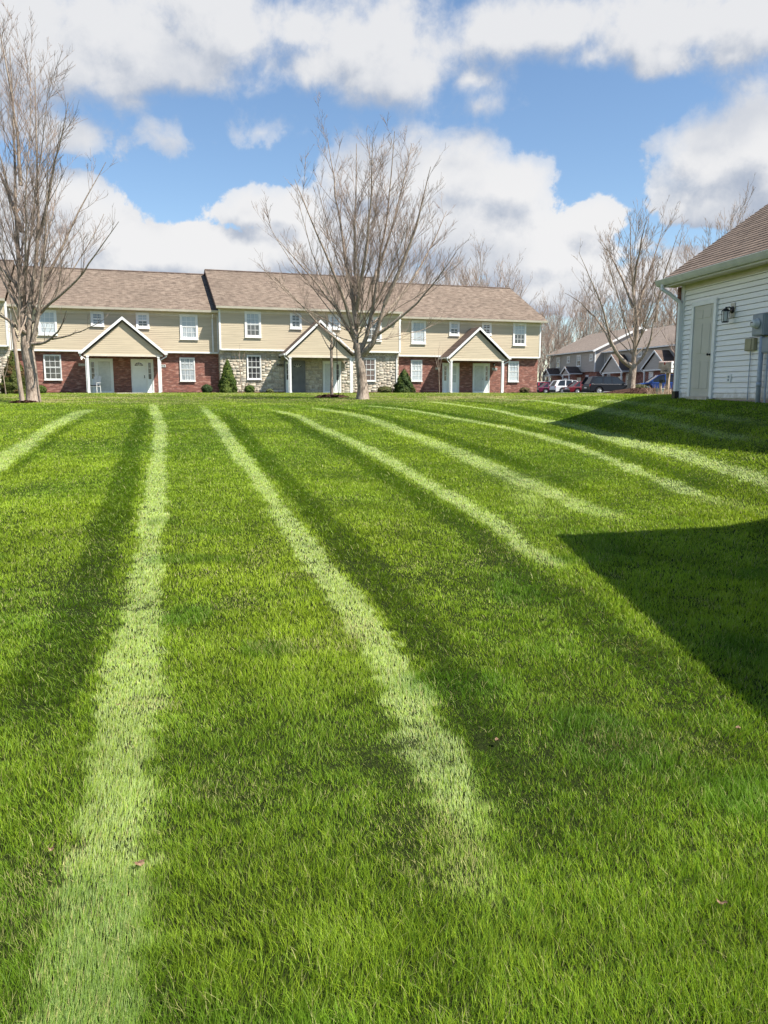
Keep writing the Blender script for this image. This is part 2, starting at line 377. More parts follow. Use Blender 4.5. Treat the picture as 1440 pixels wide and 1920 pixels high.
def ground(px, py):
    d = ray(px, py); lo = 0.6
    for k in range(4000):
        p = EYE+d*(lo/d.y)
        if p.z <= tz(p.x, p.y): break
        lo *= 1.004
        if lo > 75: break
    return (p.x, p.y)

# mowing lines: px polyline, half width (m), strength (+ pale, - dark)
BANDS = [
 ([(283,752),(292,775),(302,800),(298,850),(290,950),(275,1070),(258,1200),(238,1350),(218,1500),(197,1640),(176,1780),(160,1900),(150,2000),(140,2100)], .115, .95),
 ([(375,757),(395,780),(412,800),(450,855),(485,895),(525,960),(570,1020),(620,1090),(660,1140),(720,1220),(770,1310),(815,1400),(850,1490),(872,1570),(890,1650)], .125, .9),
 ([(495,765),(550,778),(595,800),(640,820),(685,840),(740,872),(790,900),(840,930),(890,960),(940,990),(980,1030),(1030,1060),(1080,1095)], .15, .65),
 ([(560,762),(650,775),(700,787),(755,810),(810,830),(860,850),(910,872),(960,895),(1010,915),(1080,945),(1140,970),(1200,985)], .24, .6),
 ([(660,760),(760,768),(830,780),(910,795),(1000,814),(1060,832),(1128,854),(1200,885),(1260,908),(1330,935),(1440,965)], .15, .7),
 ([(780,751),(860,760),(910,767),(960,777),(1010,788),(1070,798),(1130,815),(1203,837),(1281,854),(1375,885),(1440,907),(1560,960)], .14, .95),
 ([(900,744),(1010,752),(1080,762),(1120,768),(1240,790),(1340,815),(1440,832)], .12, .7),
 ([(1110,750),(1240,764),(1340,780),(1440,797)], .10, .5),
 ([(172,767),(145,776),(100,800),(50,835),(0,872),(-80,930)], .22, .75),
 ([(1000,880),(985,920),(1000,960),(1060,985)], .3, .35),
 # dark
 ([(258,760),(265,780),(258,810),(245,850),(228,920),(205,1000),(172,1080),(140,1160),(100,1250),(50,1350),(0,1450)], .18, -.75),
 ([(400,758),(445,805),(480,845),(515,885),(560,930),(600,970),(640,1015),(680,1065),(730,1120),(780,1200),(850,1320),(930,1450),(1000,1580)], .19, -.8),
 ([(485,767),(525,778),(570,805),(620,830),(660,855),(710,885),(760,915),(810,950),(860,980),(910,1015),(980,1070),(1070,1130),(1160,1200),(1250,1270),(1330,1350),(1420,1440)], .17, -.85),
 ([(570,758),(660,771),(720,783),(770,802),(820,816),(870,833),(920,850),(970,872),(1030,895),(1100,925),(1150,950)], .2, -.8),
 ([(660,755),(785,768),(835,776),(910,788),(985,802),(1080,826),(1180,862),(1300,905),(1440,945)], .22, -.8),
 ([(800,746),(910,757),(960,764),(1010,773),(1060,781),(1130,797),(1210,820)], .22, -.75),
 ([(150,785),(90,820),(40,860),(-20,910)], .28, -.6),
 ([(320,770),(335,850),(335,950),(330,1080),(320,1250)], .12, -.25),
]
_bw = [(np.array([ground(*p) for p in pl]), hw, st) for pl, hw, st in BANDS]
def stripes(x, y):
    x = np.asarray(x, float); y = np.asarray(y, float); s = np.zeros_like(x)
    wob = (vnoise(x, y, .8, 8)-.5)*.08+(vnoise(x, y, 5, 9)-.5)*.06+(vnoise(x, y, 17, 10)-.5)*.10
    for P, hw, st in _bw:
        d = np.full(x.shape, 1e9); bb = (x > P[:,0].min()-1.5) & (x < P[:,0].max()+1.5) & (y > P[:,1].min()-1.5) & (y < P[:,1].max()+1.5)
        if not bb.any(): continue
        xx, yy = x[bb], y[bb]; dd = np.full(xx.shape, 1e9); tt = np.zeros_like(xx)
        for i in range(len(P)-1):
            a, b = P[i], P[i+1]; v = b-a; L = (v@v)+1e-9
            t = np.clip(((xx-a[0])*v[0]+(yy-a[1])*v[1])/L, 0, 1)
            q = np.hypot(xx-a[0]-t*v[0], yy-a[1]-t*v[1]); m = q < dd
            dd[m] = q[m]; tt[m] = (i+t[m])/(len(P)-1)
        val = 1-sstep(hw*.3, hw*1.75+.02, dd+wob[bb])
        fade = sstep(0, .06, tt)*1.0*(1-.6*sstep(.85, 1.0, tt)) if st > 0 else sstep(0, .08, tt)*(1-.7*sstep(.8, 1, tt))
        val = val*fade*st*(.72+.56*vnoise(xx, yy, 3.1, 77))
        cur = s[bb]; s[bb] = np.where(np.abs(val) > np.abs(cur), val, cur) if st > 0 else cur+val*(1-np.clip(np.abs(cur)*1.2, 0, 1))
    return s

xs = np.unique(np.concatenate([np.linspace(-400, -60, 18), np.linspace(-60, -17, 24), np.arange(-17, 17.01, .13), np.linspace(17, 60, 24), np.linspace(60, 400, 18)]))
ys = np.unique(np.concatenate([np.linspace(-120, -3, 20), np.arange(-3, 38, .14), np.arange(38, 62, .5), np.linspace(62, 120, 24), np.linspace(120, 1500, 20)]))
XX, YY = np.meshgrid(xs, ys); ZZ = terrain(XX, YY)
_v = np.stack([XX, YY, ZZ], -1).reshape(-1, 3); nx, ny = len(xs), len(ys)
I = (np.arange(ny-1)[:, None]*nx+np.arange(nx-1)[None, :]).ravel()
_f = np.stack([I, I+1, I+nx+1, I+nx], 1)
_s = stripes(_v[:,0], _v[:,1])
def ground_fn(t, b):
    a = t.nodes.new('ShaderNodeAttribute'); a.attribute_name = 'col'; s = t.nodes.new('ShaderNodeSeparateXYZ'); t.links.new(a.outputs['Vector'], s.inputs[0])
    v = obj_vec(t); n1 = noise(t, v, 1.1, 4); n2 = noise(t, v, 26, 5, .7); n3 = noise(t, v, .25, 3)
    q = mixc(t, srange(t, n1, .35, .7), (.050,.085,.010), (.085,.125,.016))
    q = mixc(t, srange(t, n2, .35, .75, 0, .8), q, (.025,.05,.008))
    q = mixc(t, srange(t, n2, .55, .8, 0, .7), q, (.22,.26,.06))
    q = mixc(t, mnode(t, 'MULTIPLY', s.outputs[0], .55, clamp=True), q, (.25,.32,.11))  # light sheen of the combed stripes put into the ground colour
    q = mixc(t, mnode(t, 'MULTIPLY', s.outputs[0], -.55, clamp=True), q, (.035,.075,.008))  # shade of the dark tracks put into the ground colour
    dry = mnode(t, 'MULTIPLY', s.outputs[1], srange(t, noise(t, v, .9, 4), .38, .62), clamp=True)
    q = mixc(t, dry, q, (.27,.22,.105))
    q = mixc(t, mnode(t, 'MULTIPLY', s.outputs[2], .75), q, (.022,.026,.010))  # shade between the near blades put into the soil and thatch colour
    t.links.new(q, b.inputs['Base Color'])
    bp = t.nodes.new('ShaderNodeBump'); bp.inputs['Strength'].default_value = 1; bp.inputs['Distance'].default_value = .06
    t.links.new(n2, bp.inputs['Height']); t.links.new(bp.outputs[0], b.inputs['Normal'])
M['ground'] = mat('lawn_soil_and_thatch', rough=1, spec=.05, fn=ground_fn)
def dryness(x, y):
    d = .75*np.exp(-(((x-2.2)/5.0)**2+((y-35.5)/2.6)**2))+.35*np.exp(-(((x+12.5)/3.5)**2+((y-29.5)/1.6)**2))
    d = d+.30*sstep(26, 33, y)*sstep(62, 50, y)+.5*sstep(27, 31, y)*sstep(60, 48, y)*sstep(.55, .8, vnoise(x*.5, y, .55, 61))+.7*np.exp(-(((x-11.2)/2.0)**2+((y-30.5)/2.5)**2))
    d = d+.8*np.exp(-(((x+.9)/.95)**2+((y-33)/.8)**2))+.7*np.exp(-(((x+13.2)/1.1)**2+((y-29.9)/.7)**2))
    return np.clip(d, 0, 1)
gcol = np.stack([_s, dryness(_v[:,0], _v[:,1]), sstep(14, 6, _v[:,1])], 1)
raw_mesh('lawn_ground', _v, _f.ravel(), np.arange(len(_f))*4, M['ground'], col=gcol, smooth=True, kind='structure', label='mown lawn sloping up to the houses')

# ---------------------------------------------------------------- grass blades
def grass(N, y0, y1, power, seed):
    r = np.random.default_rng(seed); u = r.random(N)
    # density ~ Y**-power per square metre; width grows with Y
    e = 2-power
    Y = (y0**e+u*(y1**e-y0**e))**(1/e)
    hwid = Y*.56+1.0
    X = (r.random(N)*2-1)*hwid
    return X, Y
def in_wall(X, Y):    # no blades inside the pale garage
    dx, dy = X-GC[0], Y-GC[1]; u = dx*GX[0]+dy*GX[1]; w = dx*GX[1]*-1+dy*GX[0]
    return (w > -.03) & (u > -.3) & (u < 11)
GX = (.1504, -.9886); GC = (7.02, 19.08)
def make_grass(N, y0, y1, power, segs, seed):
    X, Y = grass(N, y0, y1, power, seed); k = ~in_wall(X, Y); X, Y = X[k], Y[k]; n = len(X)
    r = np.random.default_rng(seed+1)
    s = stripes(X, Y); k = ~((s < -.2) & (Y < 9) & (r.random(n) < .22)); X, Y, s = X[k], Y[k], s[k]; n = len(X); Z = terrain(X, Y)
    dist = np.hypot(X, Y)
    patch = vnoise(X, Y, .9, 21); fine = vnoise(X, Y, 5, 22); tuft = vnoise(X, Y, 14, 23)
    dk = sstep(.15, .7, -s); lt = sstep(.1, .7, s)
    Hh = (.026+.020*r.random(n)+.024*(patch-.5)+.030*(tuft-.5)+.016*(fine-.5))*(1-.12*lt)*(1+.05*dk)
    clump = sstep(.70, .86, vnoise(X, Y, 1.7, 71))*sstep(12, 5, Y); thin = .6*sstep(.78, .92, vnoise(X, Y, 2.3, 72))*sstep(12, 5, Y)
    Hh = Hh*(1+.45*clump-.35*thin); Hh = Hh*(1+.6*dk*(tuft-.4)); far = sstep(28, 34, Y); Hh = Hh*(1+.12*far)
    Wd = np.maximum(.0018, dist*.00075)*(.7+.6*r.random(n))
    Wd = Wd*(1+.25*lt)
    # lean: random + combed away in pale bands, combed sideways / towards us in dark ones
    ang = r.random(n)*2*np.pi; la = .12+.6*r.random(n)
    lx = np.cos(ang)*la + (fine-.5)*.5; ly = np.sin(ang)*la + (vnoise(X, Y, 4, 25)-.5)*.5
    stray = r.random(n) < .14; la2 = np.where(stray, .6+.9*r.random(n), 0); a2 = r.random(n)*2*np.pi
    lx = lx*(1-.45*lt)+lt*(-.05); ly = ly*(1-.45*lt)+lt*.75
    ly = ly-dk*.55; lx = lx+dk*(tuft-.5)*1.6
    lx = np.where(stray, np.cos(a2)*la2, lx); ly = np.where(stray, np.sin(a2)*la2, ly); Hh = np.where(stray, Hh*1.25, Hh)
    ln = np.hypot(lx, ly)+1e-6
    cosl = 1/np.sqrt(1+ln**2*1.1)
    # blade side direction (its flat faces roughly along the lean, with scatter)
    sa = np.arctan2(ly, lx)+np.pi/2+(r.random(n)-.5)*2.4*(1-.7*lt)
    sxv, syv = np.cos(sa)*Wd*.5, np.sin(sa)*Wd*.5
    base = np.stack([X, Y, Z-.004], 1); side = np.stack([sxv, syv, np.zeros(n)], 1)
    lean = np.stack([lx, ly, np.zeros(n)], 1)
    pts = []
    for j in range(segs+1):
        t = j/segs
        c = base+lean*(Hh*cosl*(t**1.6))[:, None]+np.array([0, 0, 1])*(Hh*cosl*(t*(1-.12*t)))[:, None]
        w = 1-t**1.5*.9
        if j < segs: pts += [c-side*w, c+side*w]
        else: pts += [c]
    nv = len(pts); V = np.stack(pts, 1).reshape(-1, 3)
    b = (np.arange(n)*nv)[:, None]; loops = []; st = []; off = 0
    cols = []
    per = []
    for j in range(segs):
        if j < segs-1: per.append([2*j, 2*j+1, 2*j+3, 2*j+2])
        else: per.append([2*j, 2*j+1, 2*j+2])
    flat = np.concatenate([np.array(p) for p in per]); L = len(flat)
    F = (b+flat[None, :]).ravel()
    o = np.cumsum([0]+[len(p) for p in per])[:-1]
    S = ((np.arange(n)*L)[:, None]+o[None, :]).ravel()
    # colour of each blade: fresh green to yellow green, a few straw ones
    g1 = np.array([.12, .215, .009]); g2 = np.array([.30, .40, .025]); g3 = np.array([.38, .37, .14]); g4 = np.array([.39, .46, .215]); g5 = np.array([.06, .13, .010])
    m = np.clip(.25+.75*r.random(n)+(patch-.5)*.7+(vnoise(X, Y, .3, 31)-.5)*.5, 0, 1)[:, None]
    C = g1*(1-m)+g2*m
    k4 = (lt*(.0+.80*r.random(n)))[:, None]; C = C*(1-k4)+g4*k4  # pale undersides, plus the sheen of combed blades put into the colour
    C = C*(1-.5*dk[:, None])+g5*.5*dk[:, None]  # shaded look of blades leaning to the viewer, put into the colour
    cg = (clump*.7)[:, None]; C = C*(1-cg)+np.array([.07, .165, .012])*cg
    dry = (r.random(n) < .38*thin+.05*stray+ .06+1.1*dryness(X, Y)*sstep(.3, .7, vnoise(X, Y, .9, 33))+.04*lt+.10*far)
    fr = (np.clip(sstep(7, 2.5, Y)*.55+(vnoise(X, Y, .55, 51)-.35)*.9, 0, .85)*r.random(n)*(1-.8*lt))[:, None]; C = C*(1-fr)+np.array([.12, .25, .022])*fr
    C[dry] = g3*(.8+.4*r.random((dry.sum(), 1)))
    C = C*(.78+.44*r.random((n, 1)))*(.80+.40*vnoise(X, Y, 2.4, 41)*.6+.40*vnoise(X, Y, 7, 42)*.4+.10*(vnoise(X, Y, .5, 43)))[:, None]
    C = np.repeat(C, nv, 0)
    return V, F, S, C
def grass_fn(t, b):
    a = t.nodes.new('ShaderNodeAttribute'); a.attribute_name = 'col'
    out = [x for x in t.nodes if x.type == 'OUTPUT_MATERIAL'][0]
    t.links.new(a.outputs['Color'], b.inputs['Base Color'])
    tr = t.nodes.new('ShaderNodeBsdfTranslucent'); t.links.new(mixc(t, 1.0, a.outputs['Color'], (1.3, 1.35, .6), 'MULTIPLY'), tr.inputs[0])
    ms = t.nodes.new('ShaderNodeMixShader'); ms.inputs[0].default_value = .30
    t.links.new(b.outputs[0], ms.inputs[1]); t.links.new(tr.outputs[0], ms.inputs[2]); t.links.new(ms.outputs[0], out.inputs[0])
M['grass'] = mat('grass_blade', rough=.5, spec=.22, fn=grass_fn)
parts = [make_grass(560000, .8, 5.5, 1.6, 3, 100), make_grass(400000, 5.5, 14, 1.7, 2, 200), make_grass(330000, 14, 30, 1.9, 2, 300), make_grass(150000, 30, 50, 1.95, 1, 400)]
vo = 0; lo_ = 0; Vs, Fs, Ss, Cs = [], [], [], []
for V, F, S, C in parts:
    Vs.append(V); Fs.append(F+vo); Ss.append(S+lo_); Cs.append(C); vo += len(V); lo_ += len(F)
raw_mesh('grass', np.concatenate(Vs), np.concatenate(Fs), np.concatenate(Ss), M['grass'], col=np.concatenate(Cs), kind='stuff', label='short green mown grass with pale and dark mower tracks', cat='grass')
del parts, Vs, Fs, Ss, Cs

# ---------------------------------------------------------------- building kit (local frame: x along the front, y inwards, z up)
def lap_wall(mb, x0, x1, y, z0, z1, step=.115, depth=.012, xl=None, xr=None, slot=.0):
    """lapped boards as real sloping courses on the plane y; xl/xr give the ends at a height (for gables)"""
    n = max(1, round((z1-z0)/step)); h = (z1-z0)/n
    xl = xl or (lambda z: x0); xr = xr or (lambda z: x1)
    for i in range(n):
        a, b = z0+i*h, z0+(i+1)*h
        la, ra, lb, rb = xl(a), xr(a), xl(b), xr(b)
        if ra-la < .02: break
        if rb < lb: rb = lb = (lb+rb)/2
        mb.quad((la, y-depth, a), (ra, y-depth, a), (rb, y, b-slot), (lb, y, b-slot))
        mb.quad((la, y+slot*2, a), (ra, y+slot*2, a), (ra, y-depth, a), (la, y-depth, a))
def lap_side(mb, x, y0, y1, z0, z1, sgn, step=.115, depth=.012, yr=None):
    n = max(1, round((z1-z0)/step)); h = (z1-z0)/n
    for i in range(n):
        a, b = z0+i*h, z0+(i+1)*h
        p, q = (y0, y1) if yr is None else yr(a); p2, q2 = (y0, y1) if yr is None else yr(b)
        if q-p < .02: break
        d = depth*sgn
        mb.quad((x+d, p, a), (x+d, q, a), (x, q2, b), (x, p2, b)); mb.quad((x, p, a), (x, q, a), (x+d, q, a), (x+d, p, a))
class Plane:
    def __init__(s, org, rz):
        s.o = Vector(org); s.rz = rz; s.x = Vector((math.cos(rz), math.sin(rz), 0)); s.y = Vector((-math.sin(rz), math.cos(rz), 0))
    def hit(s, px, py, off=0):     # -> (u, z) on the plane local y = off
        d = ray(px, py); t = ((s.o+s.y*off-EYE).dot(s.y))/d.dot(s.y); p = EYE+d*t-s.o
        return p.dot(s.x), p.z
    def w(s, x, y, z=0): return s.o+s.x*x+s.y*y+Vector((0, 0, z))
def window(parent, x0, x1, z0, z1, y, cas=.09, pane='pane_dark', pane2=None, cols=3, rows=2, label=None, sill=True):
    """double-hung window: white casing, two sashes with a grid, glass just behind"""
    f = MB(); d = y-.05
    f.box(x0, x0+cas, d, y+.02, z0, z1); f.box(x1-cas, x1, d, y+.02, z0, z1)
    f.box(x0+cas, x1-cas, d, y+.02, z1-cas, z1); f.box(x0+cas, x1-cas, d, y+.02, z0, z0+cas)
    if sill: f.box(x0-.03, x1+.03, y-.085, y-.052, z0-.03, z0+.03)
    w = f.build('window', M['white'], parent, label=label)
    ax0, ax1, az0, az1 = x0+cas, x1-cas, z0+cas, z1-cas; zm = (az0+az1)/2; mt = .022; st = .04
    s = MB()
    for (a, b, yy) in ((az0, zm, y-.018), (zm, az1, y-.032)):
        s.box(ax0, ax0+st, yy, yy+.016, a, b); s.box(ax1-st, ax1, yy, yy+.016, a, b)
        s.box(ax0+st, ax1-st, yy, yy+.016, a, a+st); s.box(ax0+st, ax1-st, yy, yy+.016, b-st, b)
        for i in range(1, cols):
            c = ax0+(ax1-ax0)*i/cols; s.box(c-mt/2, c+mt/2, yy+.001, yy+.012, a+st, b-st)
        for i in range(1, rows):
            c = a+(b-a)*i/rows; s.box(ax0+st, ax1-st, yy+.002, yy+.011, c-mt/2, c+mt/2)
    s.build('sash', M['white'], w)
    MB().box(ax0, ax1, y-.004, y+.004, az0, zm).build('pane', M[pane2 or pane], w)
    MB().box(ax0, ax1, y-.006, y+.004, zm+.001, az1).build('pane', M[pane], w)
    return w
def door(parent, x0, x1, z0, z1, y, side=None, style='white', label=None):
    """entry door with fanlight, optional sidelight ('L' or 'R'); x0..x1 is the whole framed unit"""
    fr = MB(); c = .08; sw = .40 if side else 0
    dx0, dx1 = (x0+c+sw, x1-c) if side == 'L' else (x0+c, x1-c-sw)
    fr.box(x0, x0+c, y-.06, y+.02, z0, z1); fr.box(x1-c, x1, y-.06, y+.02, z0, z1); fr.box(x0+c, x1-c, y-.06, y+.02, z1-c, z1)
    fr.box(x0, x1, y-.10, y+.01, z0-.03, z0+.001)
    if side == 'L': fr.box(dx0-.09, dx0, y-.05, y+.02, z0, z1-c)
    if side == 'R': fr.box(dx1, dx1+.09, y-.05, y+.02, z0, z1-c)
    dm = {'white': 'door', 'grey': 'doorgrey', 'storm': 'door', 'glazed': 'door'}[style]
    w, h = dx1-dx0, z1-c-z0
    d = MB(); d.box(dx0, dx1, y-.02, y+.01, z0, z1-c)
    for (a, b, e, g_) in ((.14, .44, .08, .40), (.56, .86, .08, .40), (.14, .44, .46, .72), (.56, .86, .46, .72)):
        if style in ('white', 'storm'): d.box(dx0+w*a, dx0+w*b, y-.028, y-.0205, z0+h*e, z0+h*g_)
    o = d.build('door', M[dm], parent, label=label, bevel=.004)
    fr.build('frame', M['white'] if style != 'grey' else M['doorgrey'], o)
    # fanlight: half-round glass with spokes
    cx, cz, R = (dx0+dx1)/2, z0+h*.83, w*.32
    if style != 'glazed':
        poly = [(cx+R*math.cos(t*math.pi/10), y-.03, cz+R*.8*math.sin(t*math.pi/10)) for t in range(11)]
        fl = MB(); fl.prism(poly, (0, .008, 0)); fl.build('fanlight', M['pane_dark'], o)
        sp = MB()
        for t in (2, 4, 6, 8):
            a = t*math.pi/10; sp.tube([(cx, y-.034, cz), (cx+R*math.cos(a), y-.034, cz+R*.8*math.sin(a))], .010, 4)
        sp.tube([(cx+R*.45*math.cos(t*math.pi/8), y-.034, cz+R*.36*math.sin(t*math.pi/8)) for t in range(9)], .010, 4)
        sp.build('fanlight_spoke', M['white'], o)
    else:
        MB().box(dx0+w*.2, dx1-w*.2, y-.031, y-.022, z0+h*.36, z0+h*.92).build('door_glass', M['frost'], o)
        MB().box(dx0+w*.2, dx1-w*.2, y-.036, y-.0315, z0+h*.62, z0+h*.65).build('glazing_bar', M['white'], o)
    if style == 'storm':
        MB().box(dx0+w*.1, dx1-w*.1, y-.05, y-.044, z0+h*.06, z0+h*.95).build('storm_glass', M['frost'], o)
    hx = dx1-.09 if side != 'L' else dx0+.09
    hd = MB(); hd.box(hx-.02, hx+.02, y-.035, y-.02, z0+.92, z0+1.1); hd.tube([(hx, y-.07, z0+.97), (hx, y-.03, z0+.97)], .03, 10)
    hd.build('handle', M['black'], o, smooth=False)
    if side:
        a, b = (x0+c, dx0-.09) if side == 'L' else (dx1+.09, x1-c)
        pn = MB().box(a, b, y-.02, y+.01, z0, z1-c).build('sidelight', M['door'], parent)
        g0, g1 = z0+h*.42, z0+h*.93
        MB().box(a+.07, b-.07, y-.028, y-.022, g0, g1).build('sidelight_glass', M['pane_dark'], pn)
        for k in (1, 2): q = g0+(g1-g0)*k/3; MB().box(a+.07, b-.07, y-.034, y-.0285, q-.012, q+.012).build('glazing_bar', M['white'], pn)
    return o
def stone_wall(parent, x0, x1, y, z0, z1, holes, seed=1, side=None, label=None):
    """coursed ashlar: separate faces standing 15 mm proud of the mortar"""
    r = random.Random(seed); cz = .105; cx = .105; nz_, nx_ = int(round((z1-z0)/cz)), int(round((x1-x0)/cx))
    occ = np.zeros((nx_+6, nz_+6), bool); V = []; F = []; C = []
    for (a, b, c, d) in holes:
        occ[max(0, int((a-x0)/cx)):max(0, int(math.ceil((b-x0)/cx))), max(0, int((c-z0)/cz)):max(0, int(math.ceil((d-z0)/cz)))] = True
    def put(u0, u1, w0, w1):
        g_ = .008; o = len(V); e = .010+r.random()*.008
        q = [(u0+g_, w0+g_), (u1-g_, w0+g_), (u1-g_, w1-g_), (u0+g_, w1-g_)]
        for k in (0, 1):
            for (u, w) in q:
                ins = .006*k; uu = u+(ins if u < (u0+u1)/2 else -ins); ww = w+(ins if w < (w0+w1)/2 else -ins)
                V.append((uu, y-(e if k else 0), ww) if side is None else (side-(e if k else 0), uu, ww))
        F.extend([(o+4, o+5, o+6, o+7)]+[(o+i, o+(i+1) % 4, o+4+(i+1) % 4, o+4+i) for i in range(4)])
        base = r.choice([(.52,.45,.345), (.60,.53,.41), (.47,.405,.31), (.64,.57,.45), (.50,.44,.35), (.57,.47,.36), (.45,.41,.34)])
        k = .8+.35*r.random(); C.extend([tuple(c*k for c in base)]*8)
    for j in range(nz_):
        for i in range(nx_):
            if occ[i, j]: continue
            hgt = 2 if (r.random() < .45 and j+1 < nz_ and not occ[i, j+1]) else 1
            w = 1; want = r.choice([2, 3, 3, 4, 5]) if hgt == 1 else r.choice([2, 2, 3, 4])
            while w < want and i+w < nx_ and not occ[i+w, j:j+hgt].any(): w += 1
            occ[i:i+w, j:j+hgt] = True
            put(x0+i*cx, min(x1, x0+(i+w)*cx), z0+j*cz, z0+(j+hgt)*cz)
    V = np.array(V); F = np.array(F)
    return raw_mesh('stone_facing', V, F.ravel(), np.arange(len(F))*4, M['stone'], parent, col=np.array(C), label=label)
def downspout(parent, x, y, z0, z1, kick=.3, mat_='white', name='downspout', boot=False):
    m = MB(); m.box(x-.04, x+.04, y-.07, y-.003, z0+.02, z1)
    m.tube([(x, y-.04, z1), (x, y-kick*.5, z1+.12), (x, y-kick, z1+.22)], .038, 8)
    return m.build(name, M[mat_], parent)
def roof_slab(parent, x0, x1, ye, ze, yr, zr, yb, zb_, mat_, th=.12, name='roof', over=None, label=None):
    """front slope from the eave (ye,ze) to the ridge (yr,zr), back slope down to (yb,zb_)"""
    m = MB(); m.prism([(x0, ye, ze), (x0, yr, zr), (x0, yr, zr-th), (x0, ye, ze-th)], (x1-x0, 0, 0))
    m.prism([(x0, yr+.001, zr), (x0, yb, zb_), (x0, yb, zb_-th), (x0, yr+.001, zr-th)], (x1-x0, 0, 0))
    return m.build(name, M[mat_], parent, label=label)
def ridge_cap(parent, x0, x1, y, z):
    MB().prism([(x0, y-.14, z-.045), (x0, y, z+.035), (x0, y+.14, z-.045)], (x1-x0, 0, 0)).build('ridge_cap', M['shingle_dark'], parent)
def porch(parent, xl, xr, xa, yf, zf, ze, za, posts, sid, roofm, zback=None, depth=1.75, zfloor=0, yw=0, ydeck=None):
    """gabled porch: xl, xr eave ends, xa apex; front plane at yf; posts = [(x, ground z)]"""
    ov = .22; root = parent
    t = .13; sl = (za-ze)/(xa-xl); yb = yw+.02; yf0 = yf-ov
    # two roof slopes as slabs
    for (a, b, nm) in ((xl, xa, 'porch_roof'), (xr, xa, 'porch_roof')):
        p = [(a, yf0+.03, ze+.05), (b, yf0+.03, za+.05), (b, yf0+.03, za-.03), (a, yf0+.03, ze-.03)]
        yy = yb
        MB().prism(p, (0, yy-yf0-.03, 0)).build(nm, M[roofm], root)
    # white rake boards
    rk = MB()
    for (a, b, s) in ((xl, xa, 1), (xr, xa, -1)):
        rk.prism([(a, yf0, ze+.045), (b, yf0, za+.045), (b, yf0, za-.14), (a+s*.03, yf0, ze-.13)], (0, .028, 0))
    rk.build('rake_board', M['white'], root)
    # soffit + gable face
    gb = MB(); gw = .20; zb = ze-.10
    gl = lambda z: xl+gw+max(0, (z-zb))/sl*1.0; gr = lambda z: xr-gw-max(0, (z-zb))/((za-ze)/(xr-xa))
    lap_wall(gb, xl+gw, xr-gw, yf, zb, za-.1, xl=gl, xr=gr); gb.build('gable_siding', M[sid], root)
    bm_ = MB(); bm_.box(xl+gw-.02, xr-gw+.02, yf-.03, yf+.10, zb-.12, zb-.001); bm_.build('porch_beam', M['almond' if sid == 'cream' else 'white'], root)
    sf = MB(); sf.box(xl+gw, xr-gw, yf+.10, yw-.005, zb-.05, zb-.02); sf.build('porch_ceiling', M['almond'], root)
    for a, s in ((xl, -1), (xr, 1)):
        MB().box(min(a, a+s*.10), max(a, a+s*.10), yf0+.02, yb-.02, ze-.09, ze+.02).build('porch_gutter', M['white'], root)
    for (px_, zg) in posts:
        pm = MB(); pm.box(px_-.065, px_+.065, yf-.04, yf+.09, zg, zb-.12); pm.box(px_-.085, px_+.085, yf-.06, yf+.11, zg, zg+.12)
        pm.box(px_-.085, px_+.085, yf-.06, yf+.11, zb-.2, zb-.121)
        pm.build('porch_post', M['white'], root)
    for a, s in ((xl, -1), (xr, 1)):
        e = min(posts, key=lambda p: abs(p[0]-a))[0]
        sp = MB(); sp.tube([(a+s*.04, yf0+.12, ze-.08), (a+s*.03, yf0+.14, ze-.2), (e+s*.11, yf+.02, ze-.42), (e+s*.11, yf+.02, ze-.6), (e+s*.11, yf+.02, posts[0][1]+.12)], .035, 6)
        sp.build('downspout', M['white'], root)

def lantern(x, y, z, pl, label, group, glow=False):
    o = empty('wall_lantern', pl.w(x, y, z), pl.rz, label=label, cat='wall lamp', group=group)
    MB().lathe((0, -.012, 0), [(.055, .012), (.06, 0), (.05, -.012)], 10, 'y').build('back_plate', M['black'], o)
    m = MB(); m.tube([(0, -.02, 0), (0, -.08, .05), (0, -.14, .03)], .012, 6); m.lathe((0, -.14, -.02), [(.075, 0), (.055, .03), (.012, .07)], 8)
    m.lathe((0, -.14, -.22), [(.05, 0), (.06, .012)], 8); 
    for k in range(4):
        a = k*math.pi/2+.78; m.tube([(.055*math.cos(a), -.14+.055*math.sin(a), -.21), (.062*math.cos(a), -.14+.062*math.sin(a), -.02)], .007, 4)
    m.build('lantern_cage', M['black'], o)
    MB().lathe((0, -.14, -.19), [(.036, 0), (.04, .08), (.034, .16)], 8).build('lantern_glass', M['glow' if glow else 'frost'], o)
    return o
def digits(txt, size, ext, mt_, parent, loc, rot):
    cu = bpy.data.curves.new('digits', 'FONT'); cu.body = txt; cu.size = size; cu.align_x = 'CENTER'; cu.align_y = 'CENTER'; cu.extrude = ext
    t = bpy.data.objects.new('digits_source', cu); COL.objects.link(t); bpy.context.view_layer.update()
    me = bpy.data.meshes.new_from_object(t.evaluated_get(bpy.context.evaluated_depsgraph_get())); bpy.data.objects.remove(t)
    o = bpy.data.objects.new('digits', me); COL.objects.link(o); me.materials.clear(); me.materials.append(mt_); o.parent = parent; o.location = loc; o.rotation_euler = rot
    return o
def plaque(x, y, z, pl, txt, label, board=True, w=.42, h=.17, dark=False):
    o = empty('number_plaque', pl.w(x, y, z), pl.rz, label=label, cat='house number', group='house number plaques')
    if board: MB().box(-w/2, w/2, -.02, 0, -h/2, h/2).build('plate', M['mortar'] if not dark else M['frost'], o, bevel=.006)
    digits(txt, h*(1.0 if board else 1.25), .004, M['white'] if (board and not dark) else M['black'], o, (0, -.027, 0), (math.pi/2, 0, 0))
    return o

